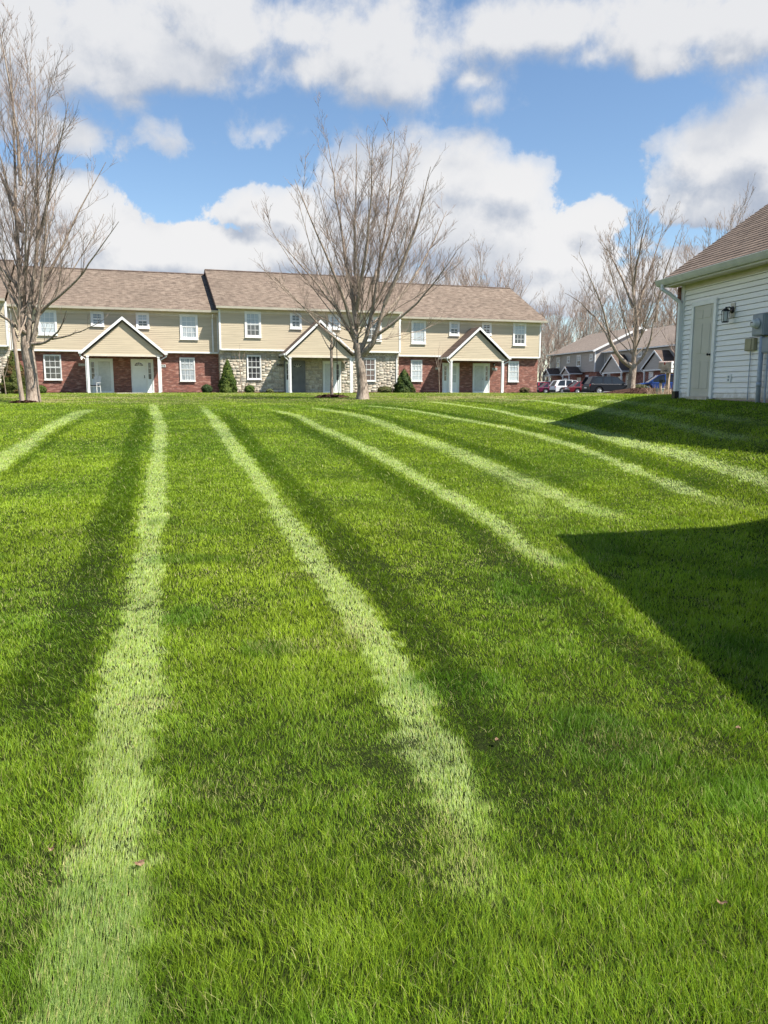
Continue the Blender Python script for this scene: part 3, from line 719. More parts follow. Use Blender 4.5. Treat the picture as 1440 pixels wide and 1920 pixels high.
# ---------------------------------------------------------------- cream townhouse row
ZB = 1.53
PL = Plane((0, 56.4, ZB), math.atan2(.3137, .9495))
row = empty('townhouse_row', PL.o, PL.rz, label='long two-storey row of cream sided townhouses with brick and stone ground floor', cat='townhouse')
def U(px, py=690, off=0): return PL.hit(px, py, off)[0]
def Z(px, py, off=0): return PL.hit(px, py, off)[1]
JET = .30
def section(x0, x1, yf, zo, lower, wins_up, wins_lo, doors, holes_extra=(), right_end=False, left_end=False, seed=1, zsid=None):
    """one stretch of the row: brick or stone below, lapped siding on a jettied upper floor, roof"""
    zs = zsid+zo; zt = 5.12+zo; yu = yf-JET
    lo = MB()
    lo.box(x0, x1, yf, yf+9.6, -.4, zs+.06)
    lo.build('brick_wall' if lower == 'brick' else 'stone_wall_core', M['brick' if lower == 'brick' else 'mortar'], row)
    if lower != 'brick':
        hs = [(a, b, c, d) for (a, b, c, d) in holes_extra]
        stone_wall(row, x0, x1, yf, .0, zs-.01, hs, seed)
        if left_end: stone_wall(row, yf, yf+1.2, None, .0, zs-.01, [], seed+5, side=x0)
    up = MB(); up.box(x0, x1, yu+.004, yf+9.6, zs+.061, zt); up.build('upper_wall_core', M['cream'], row)
    sd = MB(); lap_wall(sd, x0+.09, x1-.09, yu, zs+.1, zt-.26); sd.build('siding', M['cream'], row)
    for xx_, sg in ((x0-.002, -1), (x1+.002, 1)):
        ss = MB(); lap_side(ss, xx_, yu+.10, yf+9.6, zs+.1, zt, sg); ss.build('side_siding', M['cream'], row)
    tr = MB(); tr.box(x0-.03, x0+.09, yu-.03, yu+.1, zs+.03, zt); tr.box(x1-.09, x1+.03, yu-.03, yu+.1, zs+.03, zt)
    tr.box(x0+.091, x1-.091, yu-.02, yu+.003, zs+.0, zs+.095); tr.box(x0, x1, yu+.01, yf-.005, zs-.02, zs+.03)
    tr.build('corner_trim', M['white'], row)
    fz = MB(); fz.box(x0+.091, x1-.091, yu-.025, yu+.003, zt-.26, zt-.0); fz.build('frieze_board', M['almond'], row)
    # roof
    ov = .42; ye = yu-ov; ze = 5.26+zo; yr = ye+6.1; zr = ze+6.1*.5
    xa = x0-(.22 if left_end else .0); xb = x1+(.30 if right_end else .0)
    roof_slab(row, xa, xb, ye, ze, yr, zr, yr+6.3, ze-.1, 'shingle'); ridge_cap(row, xa, xb, yr, zr+.01)
    sf = MB(); sf.box(xa+.01, xb-.01, ye+.03, yu-.03, zt-.02, zt+.008); sf.build('soffit', M['almond'], row)
    gt = MB(); gt.prism([(xa, ye-.10, ze-.02), (xa, ye-.005, ze-.02), (xa, ye-.005, ze-.15), (xa, ye-.07, ze-.15)], (xb-xa, 0, 0)); gt.build('gutter', M['almond'], row)
    for e, x in ((left_end, xa), (right_end, xb)):
        if e:
            s = -1 if x == xa else 1
            gm = MB(); xe = x0 if s < 0 else x1
            lap_side(gm, xe+.001*s, 0, 0, zt, zr-.2, s, yr=lambda z: (yr-(zr-.2-z)/.5, yr+(zr-.2-z)/.5)); gm.prism([(xe-.02*s, ye+.4, zt), (xe-.02*s, yr, zr-.14), (xe-.02*s, yr+5.8, zt)], (.015*s, 0, 0)); gm.build('gable_end', M['cream'], row)
            rb = MB(); rb.prism([(x, ye, ze-.01), (x, yr, zr-.01), (x, yr, zr-.22), (x, ye, ze-.2)], (.025*s, 0, 0)); rb.prism([(x, yr+.001, zr-.01), (x, yr+6.3, ze-.11), (x, yr+6.3, ze-.3), (x, yr+.001, zr-.22)], (.025*s, 0, 0)); rb.build('rake_board', M['shingle_dark'], row)
    for (p0, p1, t0, t1, kw) in wins_up:
        a, b = U(p0, 620, yu), U(p1, 620, yu); c, d = Z((p0+p1)/2, t1, yu), Z((p0+p1)/2, t0, yu)
        window(row, a, b, c, min(d, zt-.0), yu-.012, cas=.12, **kw)
    for (p0, p1, t0, t1, kw) in wins_lo:
        a, b = U(p0, 690, yf), U(p1, 690, yf); c, d = Z((p0+p1)/2, t1, yf), Z((p0+p1)/2, t0, yf)
        window(row, a, b, c, d, yf-.02, cas=.05, **kw)
def px_holes(lst, yf): return [(U(a, 690, yf), U(b, 690, yf), Z((a+b)/2, d, yf), Z((a+b)/2, c, yf)) for (a, b, c, d) in lst]
bl, cu_, dk_, rd = dict(pane='pane_blind'), dict(pane='pane_curtain'), dict(pane='pane_dark'), dict(pane='pane_red')
def W_(d, cols, rows=2, **k): q = dict(d); q.update(cols=cols, rows=rows); q.update(k); return q
P2 = -.55       # the stone stretches stand proud of the brick ones
x_b0, x_b1 = U(22), U(403)
x_s0, x_s1 = U(412.5, 690, P2), U(747.5, 690, P2)
x_r1 = U(1008, 690, 0)
section(x_b0, x_s0+.001, 0, 0, 'brick',
  [(72,107.5,581,628.5,W_(bl,3,label='window with closed blinds')),(171,196,584,612,W_(cu_,2)),(255.6,280.6,586,616,W_(bl,2,pane2='pane_dark')),(337.5,371,589.5,636.7,W_(bl,3,pane2='pane_curtain'))],
  [(82.5,115.5,665,712.6,W_(dk_,3)),(337,365.5,670.5,715,W_(cu_,3))], [], zsid=2.55, seed=3)
lo2 = [(463,489.5,666,711.7,W_(dk_,3)),(677,704,671.7,715,W_(rd,3))]
section(x_s0, x_s1, P2, .25, 'stone',
  [(459,489.5,584,633,W_(bl,3,pane2='pane_dark')),(544,565.4,587,617,W_(dk_,2)),(615.5,638,590,618,W_(bl,2)),(686,715,595,640,W_(dk_,3))],
  lo2, [], holes_extra=px_holes([(463,489.5,666,711.7),(677,704,671.7,715),(533,572,666,740),(605,639,666,740)], P2), left_end=True, seed=4, zsid=2.50)
section(x_s1+.001, x_r1, 0, 0, 'brick',
  [(771,798,600.5,645,W_(bl,3,pane2='pane_blind')),(842,861,602.5,629.7,W_(bl,2,pane2='pane_dark')),(903,921,604.5,629,W_(rd,2)),(961.7,986,605.5,648,W_(bl,3,pane2='pane_dark'))],
  [(770,791,675,715,W_(bl,3)),(952.5,972,677.5,716,W_(bl,3))], [], right_end=True, zsid=2.55, seed=6)
xl0 = U(-420, 690, P2)
section(xl0, U(20.5, 690, P2), P2, .25, 'stone',
  [(-60,-30,575,622,W_(bl,3)),(-150,-128,570,600,W_(dk_,2)),(-210,-188,568,598,W_(dk_,2))], [(-70,-38,662,712,W_(dk_,3))], [], holes_extra=px_holes([(-70,-38,662,712)], P2), seed=8, zsid=2.50)
# doors
def dr(p0, p1, t0, t1, y, **k): 
    a, b = U(p0, 700, y), U(p1, 700, y); return door(row, a, b, .03, .03+2.12, y-.012, **k)
dr(167, 212.5, 666, 728, 0, side='L', style='storm')
dr(246, 288, 667, 729, 0, side='R', style='white')
dr(533, 572, 667, 728, P2, side='L', style='grey', label='dark grey storm door')
dr(605, 639, 668, 728, P2, side='R', style='storm')
dr(829, 860.5, 675, 728, 0, side='L', style='glazed', label='white storm door with clear glass')
dr(886, 917.5, 676, 729, 0, side='R', style='storm')
# porches (their fronts 1.75 m before the wall)
for (pl_, pr_, pa_, ya_, yl_, pp, y0, zo) in ((150, 311, 227.5, 594.4, 660, (165.5, 298.5), 0, 0), (535, 667, 601, 600.6, 663, (544.5, 658), P2, 0), (841, 957, 900, 614, 669.5, (846.2, 941.8), 0, 0)):
    yf = y0-1.75
    a, b = U(pl_, 660, yf-.22), U(pr_, 660, yf-.22); c = (a+b)/2
    ze = Z((pl_+pr_)/2, (yl_+yl_+2)/2, yf-.22); za = Z(pa_, ya_, yf-.22)
    ps = [(U(q, 700, yf), tz(*(PL.w(U(q, 700, yf), yf)[:2]))-ZB-.05) for q in pp]
    porch(row, a, b, c, yf, 0, ze, za, ps, 'cream', 'shingle_dark', yw=y0-JET)
    sl = MB(); sl.box(a+.35, b-.35, yf-.1, y0, -.25, .0); sl.build('porch_slab', M['concrete'], row)
# downspouts at the joints
downspout(row, x_b1-.12, -JET, 2.6, 4.75, .4); downspout(row, x_s1+.10, -JET-.0, 2.6, 4.75, .4)
downspout(row, U(746, 690, P2)-.1, P2, 0, 2.3, .1); downspout(row, x_b0+.18, -JET, 2.6, 4.75, .4)
# number plaques, lanterns
plaque(U(153.5, 684), -.012, Z(153.5, 684), PL, '3470', 'number board on dark brick beside the post of the porch nearest the big trees')
plaque(U(304.5, 686), -.012, Z(304.5, 686), PL, '3474', 'sunlit number board right of the second white door on brick', dark=True)
plaque(U(524.5, 685, P2), P2-.04, Z(524.5, 685, P2), PL, '3480', 'dark house digits fixed to pale stone left of grey door', board=False, h=.2)
plaque(U(820.5, 691), -.012, Z(820.5, 691), PL, '3482', 'shaded number board on brick left of the glazed storm door')
plaque(U(927, 692), -.012, Z(927, 692), PL, '3484', 'sunlit number board on brick right of the last white door', dark=True)
lg = 'wall lanterns on the townhouse row'
lantern(U(153, 668), -.01, Z(153, 668), PL, 'lit wall lantern on dark brick beside the left porch post', lg, glow=True)
lantern(U(523.7, 670, P2), P2-.03, Z(523.7, 670, P2), PL, 'black wall lantern on shaded stone above the digits', lg)
lantern(U(648.7, 679, P2), P2-.03, Z(648.7, 679, P2), PL, 'black wall lantern on sunlit stone right of the storm door', lg)
lantern(U(925.5, 682), -.01, Z(925.5, 682), PL, 'black wall lantern on brick above the last number board', lg)
# path slab in front of porch 1
pc = MB(); c0 = PL.w(U(222, 735, -1.9), -1.9); 
for i in range(5):
    y = -2.0-i*1.0; xx = U(243, 735, -2)
    z_ = [tz(*(PL.w(xx+s*.75, y-d)[:2]))+.02 for s in (-1, 1) for d in (0, .97)]
    a, b, c, d = PL.w(xx-.75, y), PL.w(xx-.75, y-.97), PL.w(xx+.75, y), PL.w(xx+.75, y-.97)
    pc.add([(a.x, a.y, z_[0]), (b.x, b.y, z_[1]), (d.x, d.y, z_[3]), (c.x, c.y, z_[2])], [(0, 1, 2, 3)])
pc.build('path', M['concrete'], None, kind='structure', label='pale concrete path to the first porch')

# white garden chair on the first porch
def garden_chair(org, rz, label):
    o = empty('garden_chair', org, rz, label=label, cat='chair')
    s = MB()
    for k in range(6): s.box(-.26, .26, -.24+k*.085, -.24+k*.085+.07, .40, .42)
    s.build('seat', M['white'], o)
    b = MB()
    for k in range(6):
        x = -.24+k*.086; top = 1.0+.09*math.sin((k+.5)/6*math.pi)
        b.prism([(x, .24, .40), (x+.07, .24, .40), (x+.07, .42, top), (x, .42, top)], (0, .02, 0))
    b.build('backrest', M['white'], o)
    c = MB(); c.box(-.25, .25, -.22, .2, .425, .49); c.build('cushion', M['black'], o, bevel=.02)
    for sx_ in (-.29, .29):
        for yy in (-.22, .22): MB().tube([(sx_, yy, 0), (sx_*.93, yy*.95, .42)], .022, 6).build('leg', M['white'], o)
        MB().box(sx_-.03, sx_+.03, -.26, .3, .62, .645).build('armrest', M['white'], o)
        MB().tube([(sx_, -.22, .42), (sx_, -.22, .62)], .018, 6).build('arm_support', M['white'], o)
    return o
_p = PL.w(U(177, 725, -.9), -.95, .0); garden_chair(_p, PL.rz-.5, 'white slatted garden chair with dark cushion by the first porch post')

# ---------------------------------------------------------------- pale garage beside the lawn
GP = Plane((GC[0], GC[1], 0), math.atan2(GX[1], GX[0]))
def garage(pl, zf, length, label, detailed=True, half=3.9, hw=2.66, slope=.70):
    o = empty('garage', pl.w(0, 0, 0), pl.rz, label=label, cat='garage')
    mb = MB(); mb.box(0, length, .045, half*2, zf-.05, zf+hw+.05); mb.build('wall_core', M['pale'], o)
    lw = MB(); lap_wall(lw, .10, length-.1, .012, zf-.02, zf+hw, step=.114, depth=.018, slot=.011); lw.build('siding', M['pale'], o)
    fd = MB(); fd.box(.02, length-.02, .03, half*2-.02, zf-1.2, zf-.051); fd.build('foundation', M['foundation'], o)
    ct = MB(); ct.box(-.03, .10, -.03, .06, zf-.04, zf+hw-.02); ct.box(length-.1, length+.03, -.03, .06, zf-.04, zf+hw-.02); ct.build('corner_board', M['white'], o)
    br = MB(); br.box(-.095, -.031, -.09, half*2, zf-.6, zf+hw-.12); br.build('brick_front', M['brick'], o)
    ov = .40; ze = zf+hw+.04; yr = half; zr = ze+(half+ov)*slope; xa, xb = -.38, length+.38
    # shingle courses as real overlapping strips
    rf = MB(); n = int((half+ov)*1.22/.14); 
    for sgn, yb_ in ((1, -ov), (-1, 2*half+ov)):
        for i in range(n):
            t0, t1 = i/n, (i+1)/n
            y0, y1 = yb_+sgn*(half+ov)*t0, yb_+sgn*(half+ov)*t1; z0, z1 = ze+(zr-ze)*t0, ze+(zr-ze)*t1
            rf.quad((xa, y0, z0+.02), (xb, y0, z0+.02), (xb, y1, z1+.004), (xa, y1, z1+.004)); rf.quad((xa, y0, z0), (xb, y0, z0), (xb, y0, z0+.02), (xa, y0, z0+.02))
            rf.quad((xa, y0, z0-.1), (xa, y1, z1-.1), (xa, y1, z1+.004), (xa, y0, z0+.02)); rf.quad((xb, y0, z0-.1), (xb, y1, z1-.1), (xb, y1, z1+.004), (xb, y0, z0+.02))
    rf.build('roof', M['shingle_garage'], o)
    MB().prism([(xa, yr-.14, zr-.07), (xa, yr, zr+.04), (xa, yr+.14, zr-.07)], (xb-xa, 0, 0)).build('ridge_cap', M['shingle_dark'], o)
    dk = MB(); dk.prism([(xa+.03, -ov+.02, ze-.02), (xa+.03, yr, zr-.02), (xa+.03, 2*half+ov-.02, ze-.02)], (xb-xa-.06, 0, 0)); dk.build('roof_deck', M['almond'], o)
    sf = MB(); sf.box(xa+.01, xb-.01, -ov+.02, -.005, ze-.13, ze-.10); sf.build('soffit', M['almond'], o)
    fa = MB(); fa.box(xa, xb, -ov-.005, -ov+.019, ze-.16, ze+.005); fa.build('fascia', M['gutter'], o)
    gt = MB(); gt.prism([(xa-.01, -ov-.13, ze+.01), (xa-.01, -ov-.12, ze+.02), (xa-.01, -ov-.006, ze+.02), (xa-.01, -ov-.006, ze-.12), (xa-.01, -ov-.07, ze-.12), (xa-.01, -ov-.10, ze-.07)], (xb-xa+.02, 0, 0)); gt.build('gutter', M['gutter'], o)
    fz = MB(); fz.box(.101, length-.101, -.012, .011, zf+hw-.20, zf+hw-.05); fz.build('frieze_board', M['almond'], o)
    rk = MB()
    for x in (xa, xb):
        s = -1 if x == xa else 1
        rk.prism([(x, -ov, ze-.01), (x, yr, zr-.01), (x, yr, zr-.18), (x, -ov, ze-.16)], (.02*s, 0, 0)); rk.prism([(x, yr+.001, zr-.01), (x, 2*half+ov, ze-.01), (x, 2*half+ov, ze-.16), (x, yr+.001, zr-.18)], (.02*s, 0, 0))
    rk.build('rake_board', M['gutter'], o)
    gm = MB()
    for x, s in ((0, -1), (length, 1)): lap_side(gm, x, 0, 0, zf+hw, zr-.25, s, yr=lambda z: (yr-(zr-.25-z)/slope, yr+(zr-.25-z)/slope))
    gm.build('gable_end', M['pale'], o)
    ds = MB(); ds.box(-.02, .075, -.11, -.035, zf-.02+.14, zf+hw-.50)
    ds.tube([(-.12, -ov-.07, ze-.10), (-.12, -ov-.07, ze-.20), (-.05, -ov+.1, ze-.32), (.0275, -.10, ze-.50), (.0275, -.075, ze-.62)], .045, 8)
    ds.build('downspout', M['white'], o)
    MB().box(-.045, .10, -.13, -.02, zf-.35, zf+.13).build('drain_boot', M['black'], o)
    return o
M['shingle_garage'] = mat('garage_shingles', rough=.9, spec=.15, fn=shingle_fn([(.26,.19,.145), (.19,.14,.108), (.34,.255,.195), (.12,.09,.07)], bh=.3, bw=.30))
ZG = 1.49
gar = garage(GP, ZG, 10.2, 'pale vinyl sided garage with brown shingle roof beside the lawn')
def GU(px, py, off=0): u, z = GP.hit(px, py, off); return u, z
# side door
u0, zt_ = GU(1304.5, 577); u1, _ = GU(1342, 569); zd0 = ZG-.02; zd1 = zd0+2.05
tr = MB(); tw = .10
tr.box(u0-tw, u0, -.045, .01, zd0-.02, zd1+tw); tr.box(u1, u1+tw, -.045, .01, zd0-.02, zd1+tw); tr.box(u0, u1, -.045, .01, zd1, zd1+tw)
dd = MB(); dd.box(u0+.004, u1-.004, -.022, .008, zd0+.03, zd1-.004)
w_ = u1-u0; h_ = zd1-zd0
for (a, b) in ((.14, .45), (.55, .86)):
    for (c, d) in ((.10, .40), (.48, .80), (.86, .95)):
        dd.box(u0+w_*a, u0+w_*b, -.030, -.0225, zd0+h_*c, zd0+h_*d)
gd = dd.build('side_door', M['taupe'], gar, bevel=.006)
tr.build('frame', M['white'], gd)
MB().box(u0-.02, u1+.02, -.10, .012, zd0-.06, zd0+.028).build('threshold', M['concrete'], gd)
kb = MB(); kb.lathe((u1-.07, -.03, zd0+.95), [(.028, 0), (.012, -.012), (.012, -.035), (.028, -.045), (.026, -.065), (.01, -.075)], 12, 'y'); kb.build('handle', M['black'], gd, smooth=True)
# coach lamp
lu, lz = GU(1375, 581); 
lp = empty('wall_lantern', GP.w(lu, 0, lz), GP.rz, label='black coach lantern on the pale siding beside the garage door', cat='wall lamp')
MB().box(-.08, .08, -.018, .0, -.16, .14).build('mount_block', M['pale'], lp, bevel=.004)
MB().lathe((0, -.018, 0), [(.075, 0), (.07, -.02), (.03, -.03)], 14, 'y').build('back_plate', M['black'], lp)
m = MB(); m.tube([(0, -.04, .02), (0, -.09, .06), (0, -.15, .05), (0, -.17, .0)], .012, 8)
m.lathe((0, -.17, -.03), [(.085, 0), (.075, .02), (.04, .055), (.015, .065), (.012, .09)], 6); m.lathe((0, -.17, -.25), [(.06, -.012), (.072, 0), (.072, .01)], 6)
for k in range(6):
    a = k*math.pi/3; m.tube([(.066*math.cos(a), -.17+.066*math.sin(a), -.245), (.078*math.cos(a), -.17+.078*math.sin(a), -.03)], .006, 4)
m.build('lantern_cage', M['black'], lp)
MB().lathe((0, -.17, -.235), [(.05, 0), (.06, .2)], 6).build('lantern_glass', M['frost'], lp)
# electric meter
mu0, mz1 = GU(1411, 590, -.18); mu1, mz0 = GU(1430, 628, -.18); mc = (mu0+mu1)/2
mt_ = empty('electric_meter', GP.w(mc, 0, (mz0+mz1)/2), GP.rz, label='grey steel electric meter box with round glass dial on the siding', cat='electric meter')
hw_ = (mu1-mu0)/2; hh_ = (mz1-mz0)/2
MB().box(-hw_, hw_, -.17, .0, -hh_, hh_).build('meter_box', M['greybox'], mt_, bevel=.012)
MB().box(-hw_+.02, hw_-.02, -.182, -.171, -hh_+.02, hh_-.02).build('cover', M['greybox'], mt_, bevel=.004)
MB().lathe((0, -.183, .02), [(.10, 0), (.10, -.025), (.086, -.03), (.084, -.09), (.07, -.115), (.03, -.125)], 20, 'y').build('meter_dial', M['frost'], mt_, smooth=True)
MB().box(-.035, .035, -.312, -.309, .03, .05).build('display', M['black'], mt_)
zgz = tz(*(GP.w(mc, -.1)[:2]))
MB().tube([(.04, -.09, -hh_-.001), (.04, -.09, zgz-.15-(mz0+mz1)/2)], .045, 12).build('conduit', M['conduit'], mt_, smooth=True)
MB().tube([(.04, -.09, -1.2), (.04, -.09, -1.12)], .052, 12).build('coupling', M['conduit'], mt_, smooth=True)
# tan telephone box
tu0, tz1_ = GU(1395.5, 635, -.09); tu1, tz0_ = GU(1411.5, 657, -.09); tc_ = (tu0+tu1)/2; tm = (tz0_+tz1_)/2
tb = empty('telephone_box', GP.w(tc_, 0, tm), GP.rz, label='small tan plastic junction box with a thin cable below it', cat='junction box')
a_, b_ = (tu1-tu0)/2, (tz1_-tz0_)/2
MB().box(-a_, a_, -.08, .0, -b_, b_).build('casing', M['tanbox'], tb, bevel=.015); MB().box(-a_*.6, a_*.5, -.092, -.081, -b_*.92, b_*.92).build('lid', M['tanbox'], tb, bevel=.006)
zg2 = tz(*(GP.w(tc_, -.1)[:2]))-.1-tm
MB().tube([(0, -.04, -b_), (.0, -.03, -b_-.2), (-.01, -.03, -b_-.5), (-.01, -.03, zg2)], .011, 6).build('cable', M['conduit'], tb)
# second grey box
ru0, rz1_ = GU(1428, 634, -.1); rc = ru0+.16; rm = rz1_-.14
rb_ = empty('disconnect_box', GP.w(rc, 0, rm), GP.rz, label='small grey steel box right of the meter conduit', cat='junction box')
MB().box(-.15, .15, -.10, 0, -.15, .15).build('casing', M['greybox'], rb_, bevel=.008); MB().box(-.14, .14, -.112, -.101, -.13, .14).build('lid', M['greybox'], rb_, bevel=.004)
MB().tube([(.0, -.05, -.15), (.0, -.05, tz(*(GP.w(rc, -.1)[:2]))-.1-rm)], .018, 8).build('cable', M['conduit'], rb_)
# outlet
ou, oz = GU(1367.5, 709.5)
ot = empty('outdoor_socket', GP.w(ou, 0, oz), GP.rz, label='white outdoor socket low on the pale siding', cat='socket')
MB().box(-.075, .075, -.02, 0, -.09, .09).build('cover_plate', M['white'], ot, bevel=.004)
fo = MB(); fo.box(-.028, .028, -.027, -.021, .008, .055); fo.box(-.028, .028, -.027, -.021, -.055, -.008); fo.build('receptacle', M['greybox'], ot, bevel=.003)

# the next garage of the same kind, just outside the frame on the right: it throws the near shadow
G2 = Plane((4.84, 6.42, 0), math.radians(-88))
garage(G2, 1.33, 9.5, 'pale garage outside the frame that shades the near lawn', half=3.2, hw=2.5, slope=.42)

# ---------------------------------------------------------------- bare trees
def tubes_np(branches, sides):
    V = []; F = []; o = 0
    k = np.arange(sides); ca, sa = np.cos(2*np.pi*k/sides), np.sin(2*np.pi*k/sides)
    for P, R in branches:
        n = len(P); t = np.gradient(P, axis=0); t /= np.linalg.norm(t, axis=1)[:, None]+1e-9
        m = t.mean(0); ref = np.array([0, 0, 1.]) if abs(m[2]) < .8 else np.array([1., 0, 0])
        a = np.cross(t, ref); a /= np.linalg.norm(a, axis=1)[:, None]+1e-9; b = np.cross(t, a)
        ring = P[:, None, :]+(a[:, None, :]*ca[None, :, None]+b[:, None, :]*sa[None, :, None])*R[:, None, None]
        V.append(ring.reshape(-1, 3))
        i = (np.arange(n-1)*sides)[:, None]+o
        F.append(np.stack([i+k, i+(k+1) % sides, i+sides+(k+1) % sides, i+sides+k], -1).reshape(-1, 4)); o += n*sides
    return np.concatenate(V), np.concatenate(F)
def bez(a, c, b, n):
    t = np.linspace(0, 1, n)[:, None]; return (1-t)**2*a+2*t*(1-t)*c+t*t*b
def children(r, P, R, level, out, dens, lens, angs, up, spread, rmin, t0=.2):
    L = np.linalg.norm(np.diff(P, axis=0), axis=1).sum(); n = max(1, int(round(dens[level]*L*(.8+.4*r.random()))))
    N = len(P)
    for _ in range(n):
        t = t0+(1-t0)*(r.random()**.8)*.98; f = t*(N-1); i = min(int(f), N-2); q = f-i
        p = P[i]*(1-q)+P[i+1]*q; tan = P[i+1]-P[i]; tan = tan/(np.linalg.norm(tan)+1e-9); rr = R[i]*(1-q)+R[i+1]*q
        v = r.normal(size=3); v -= v@tan*tan; v /= np.linalg.norm(v)+1e-9; v[2] = v[2]*.6+up*.25
        a = angs[level]*(.7+.6*r.random()); d = tan*math.cos(a)+v*math.sin(a); d[2] += up*.3; d /= np.linalg.norm(d)
        l = lens[level]*(L if level == 0 else L)*(1-.55*t)*(.6+.8*r.random())
        if l < .12: continue
        ns = 5 if level == 0 else (4 if level == 1 else 3)
        e = p+d*l+np.array([0, 0, up*.18*l])+r.normal(size=3)*.06*l
        c = p+d*l*.5+r.normal(size=3)*.07*l
        Q = bez(p, c, e, ns); r0 = max(rmin, min(rr*.44, rr*.13+l*.0056)); S = np.linspace(r0, max(rmin*.6, r0*.3), ns)
        out[level].append((Q, S))
        if level+1 < len(dens): children(r, Q, S, level+1, out, dens, lens, angs, up, spread, rmin, .12)
def build_tree(name, base, trunk, limbs, seed, dens, lens, angs, up=.6, rmin=.006, label='', cat='tree', group=None, bm='bark', tw='twig', sides=(10, 7, 4, 3)):
    """trunk: [(x,y,z,r)] relative to base; limbs: [(start, ctrl, end, r0, r1)]"""
    r = np.random.default_rng(seed); o = empty(name, base, 0, label=label, cat=cat, group=group)
    tp = np.array([p[:3] for p in trunk], float); tr_ = np.array([p[3] for p in trunk], float)
    V, F = tubes_np([(tp, tr_)], 14)
    if tr_[0] > .1:   # fluting and lumps
        ang = np.arctan2(V[:, 1]-np.repeat(tp[:, 1], 14), V[:, 0]-np.repeat(tp[:, 0], 14)); f = 1+.05*np.sin(ang*3+V[:, 2]*1.3)+.03*np.sin(ang*5-V[:, 2]*2)
        c = np.repeat(tp, 14, 0); V = c+(V-c)*f[:, None]
    thick = []; out = [[] for _ in dens]
    for (s, c, e, r0, r1) in limbs:
        s, c, e = map(lambda q: np.array(q, float), (s, c, e)); n = 12
        P = bez(s, c, e, n); L = np.linalg.norm(e-s)
        w = r.normal(size=(n, 3))*.016*L; w = np.cumsum(w, 0)*.35; w -= np.linspace(0, 1, n)[:, None]*w[-1]; P = P+w*np.sin(np.linspace(0, np.pi, n))[:, None]
        R = r0*(1-np.linspace(0, 1, n))**1.05+r1; thick.append((P, R))
        children(r, P, R, 0, out, dens, lens, angs, up, 0, rmin, .16)
    V2, F2 = tubes_np(thick, 8)
    tv, tf = np.concatenate([V, V2]), np.concatenate([F, F2+len(V)])
    raw_mesh('trunk', tv, tf.ravel(), np.arange(len(tf))*4, M[bm], o, smooth=True)
    Vs, Fs, k = [], [], 0
    for lv, sd in zip(out, (5, 4, 3, 3)):
        if not lv: continue
        a, b = tubes_np(lv, sd); Vs.append(a); Fs.append(b+k); k += len(a)
    a, b = np.concatenate(Vs), np.concatenate(Fs)
    raw_mesh('crown', a, b.ravel(), np.arange(len(b))*4, M[tw], o, smooth=True)
    return o
def fan(r, fork, n, cen, rad, r0, zspread, inner=.25, low=-.1):
    """limbs from the fork to points on an ellipsoid shell"""
    L = []
    for i in range(n):
        az_ = i*2.399+r.random()*.5; e_ = math.asin(low+(1-low)*((i+.5)/n)**.85)
        k = 1-.12*r.random()
        end = np.array([cen[0]+rad[0]*k*math.cos(e_)*math.cos(az_), cen[1]+rad[1]*k*math.cos(e_)*math.sin(az_), cen[2]+rad[2]*k*math.sin(e_)])
        st = np.array([fork[0], fork[1], fork[2]])+np.array([0, 0, zspread*((i+.5)/n)*r.random()])
        d = end-st; out = d*np.array([1, 1, 0]); c = st+d*.5+out*.14-np.array([0, 0, .04])*np.linalg.norm(d)
        L.append((st, c, end, r0*(.55+.45*r.random()), .009))
    return L
r_ = np.random.default_rng(5)
# middle maple
B = at(680, 748, 33); base = (B.x, B.y, tz(B.x, B.y)-.05)
def rel(px, py, dy=0, Y=33, b=None):
    b = b or base; p = at(px, py, Y+dy); return (p.x-b[0], p.y-b[1], p.z-b[2])
T1 = [(0, 0, -.1, .36), (0, 0, .10, .28), (0, 0, .5, .225), (-.06, 0, 1.2, .205), (-.14, 0, 2.0, .20), (-.2, 0, 2.45, .18)]
fk = (-.22, 0, 2.4)
lm = [((-.30, 0, 2.2), rel(668, 560), rel(668, 240, .5), .10, .012), ((-.12, 0, 2.1), rel(706, 600), rel(742, 215, -.6), .095, .012),
      ((-.05, 0, 1.95), rel(700, 645, -.4), rel(722, 560, -.6), .105, .055), (rel(722, 560, -.6), rel(775, 440, -1), rel(812, 285, -1.4), .085, .01),
      (rel(700, 625, -.3), rel(770, 590, -.8), rel(862, 455, -1.5), .075, .01), (rel(712, 590, -.5), rel(790, 510, .4), rel(842, 375, 1.5), .07, .01),
      ((-.3, 0, 2.5), rel(640, 575, .5), rel(515, 430, 1.2), .085, .01), ((-.3, 0, 2.7), rel(632, 520, -.8), rel(548, 310, -1.6), .085, .01),
      (rel(668, 600), rel(640, 450, .8), rel(612, 230, 1.2), .09, .01), ((-.32, 0, 1.95), rel(618, 622, -.6), rel(505, 500, -1.6), .05, .01),
      (rel(668, 570), rel(690, 430, -1.2), rel(700, 225, -1.8), .07, .01), (rel(698, 520), rel(740, 420, 1), rel(775, 240, 1.6), .07, .01)]
lm += fan(r_, fk, 17, (0, 0, 5.2), (4.5, 4.0, 5.2), .021, 2.2, low=-.42)
build_tree('bare_tree', base, T1, lm, 21, (2.0, 3.6, 6.2), (.34, .42, .48), (.6, .65, .7), label='bare maple with a vase crown standing before the stone fronted townhouses', rmin=.0055).scale = (.97, .97, .945)
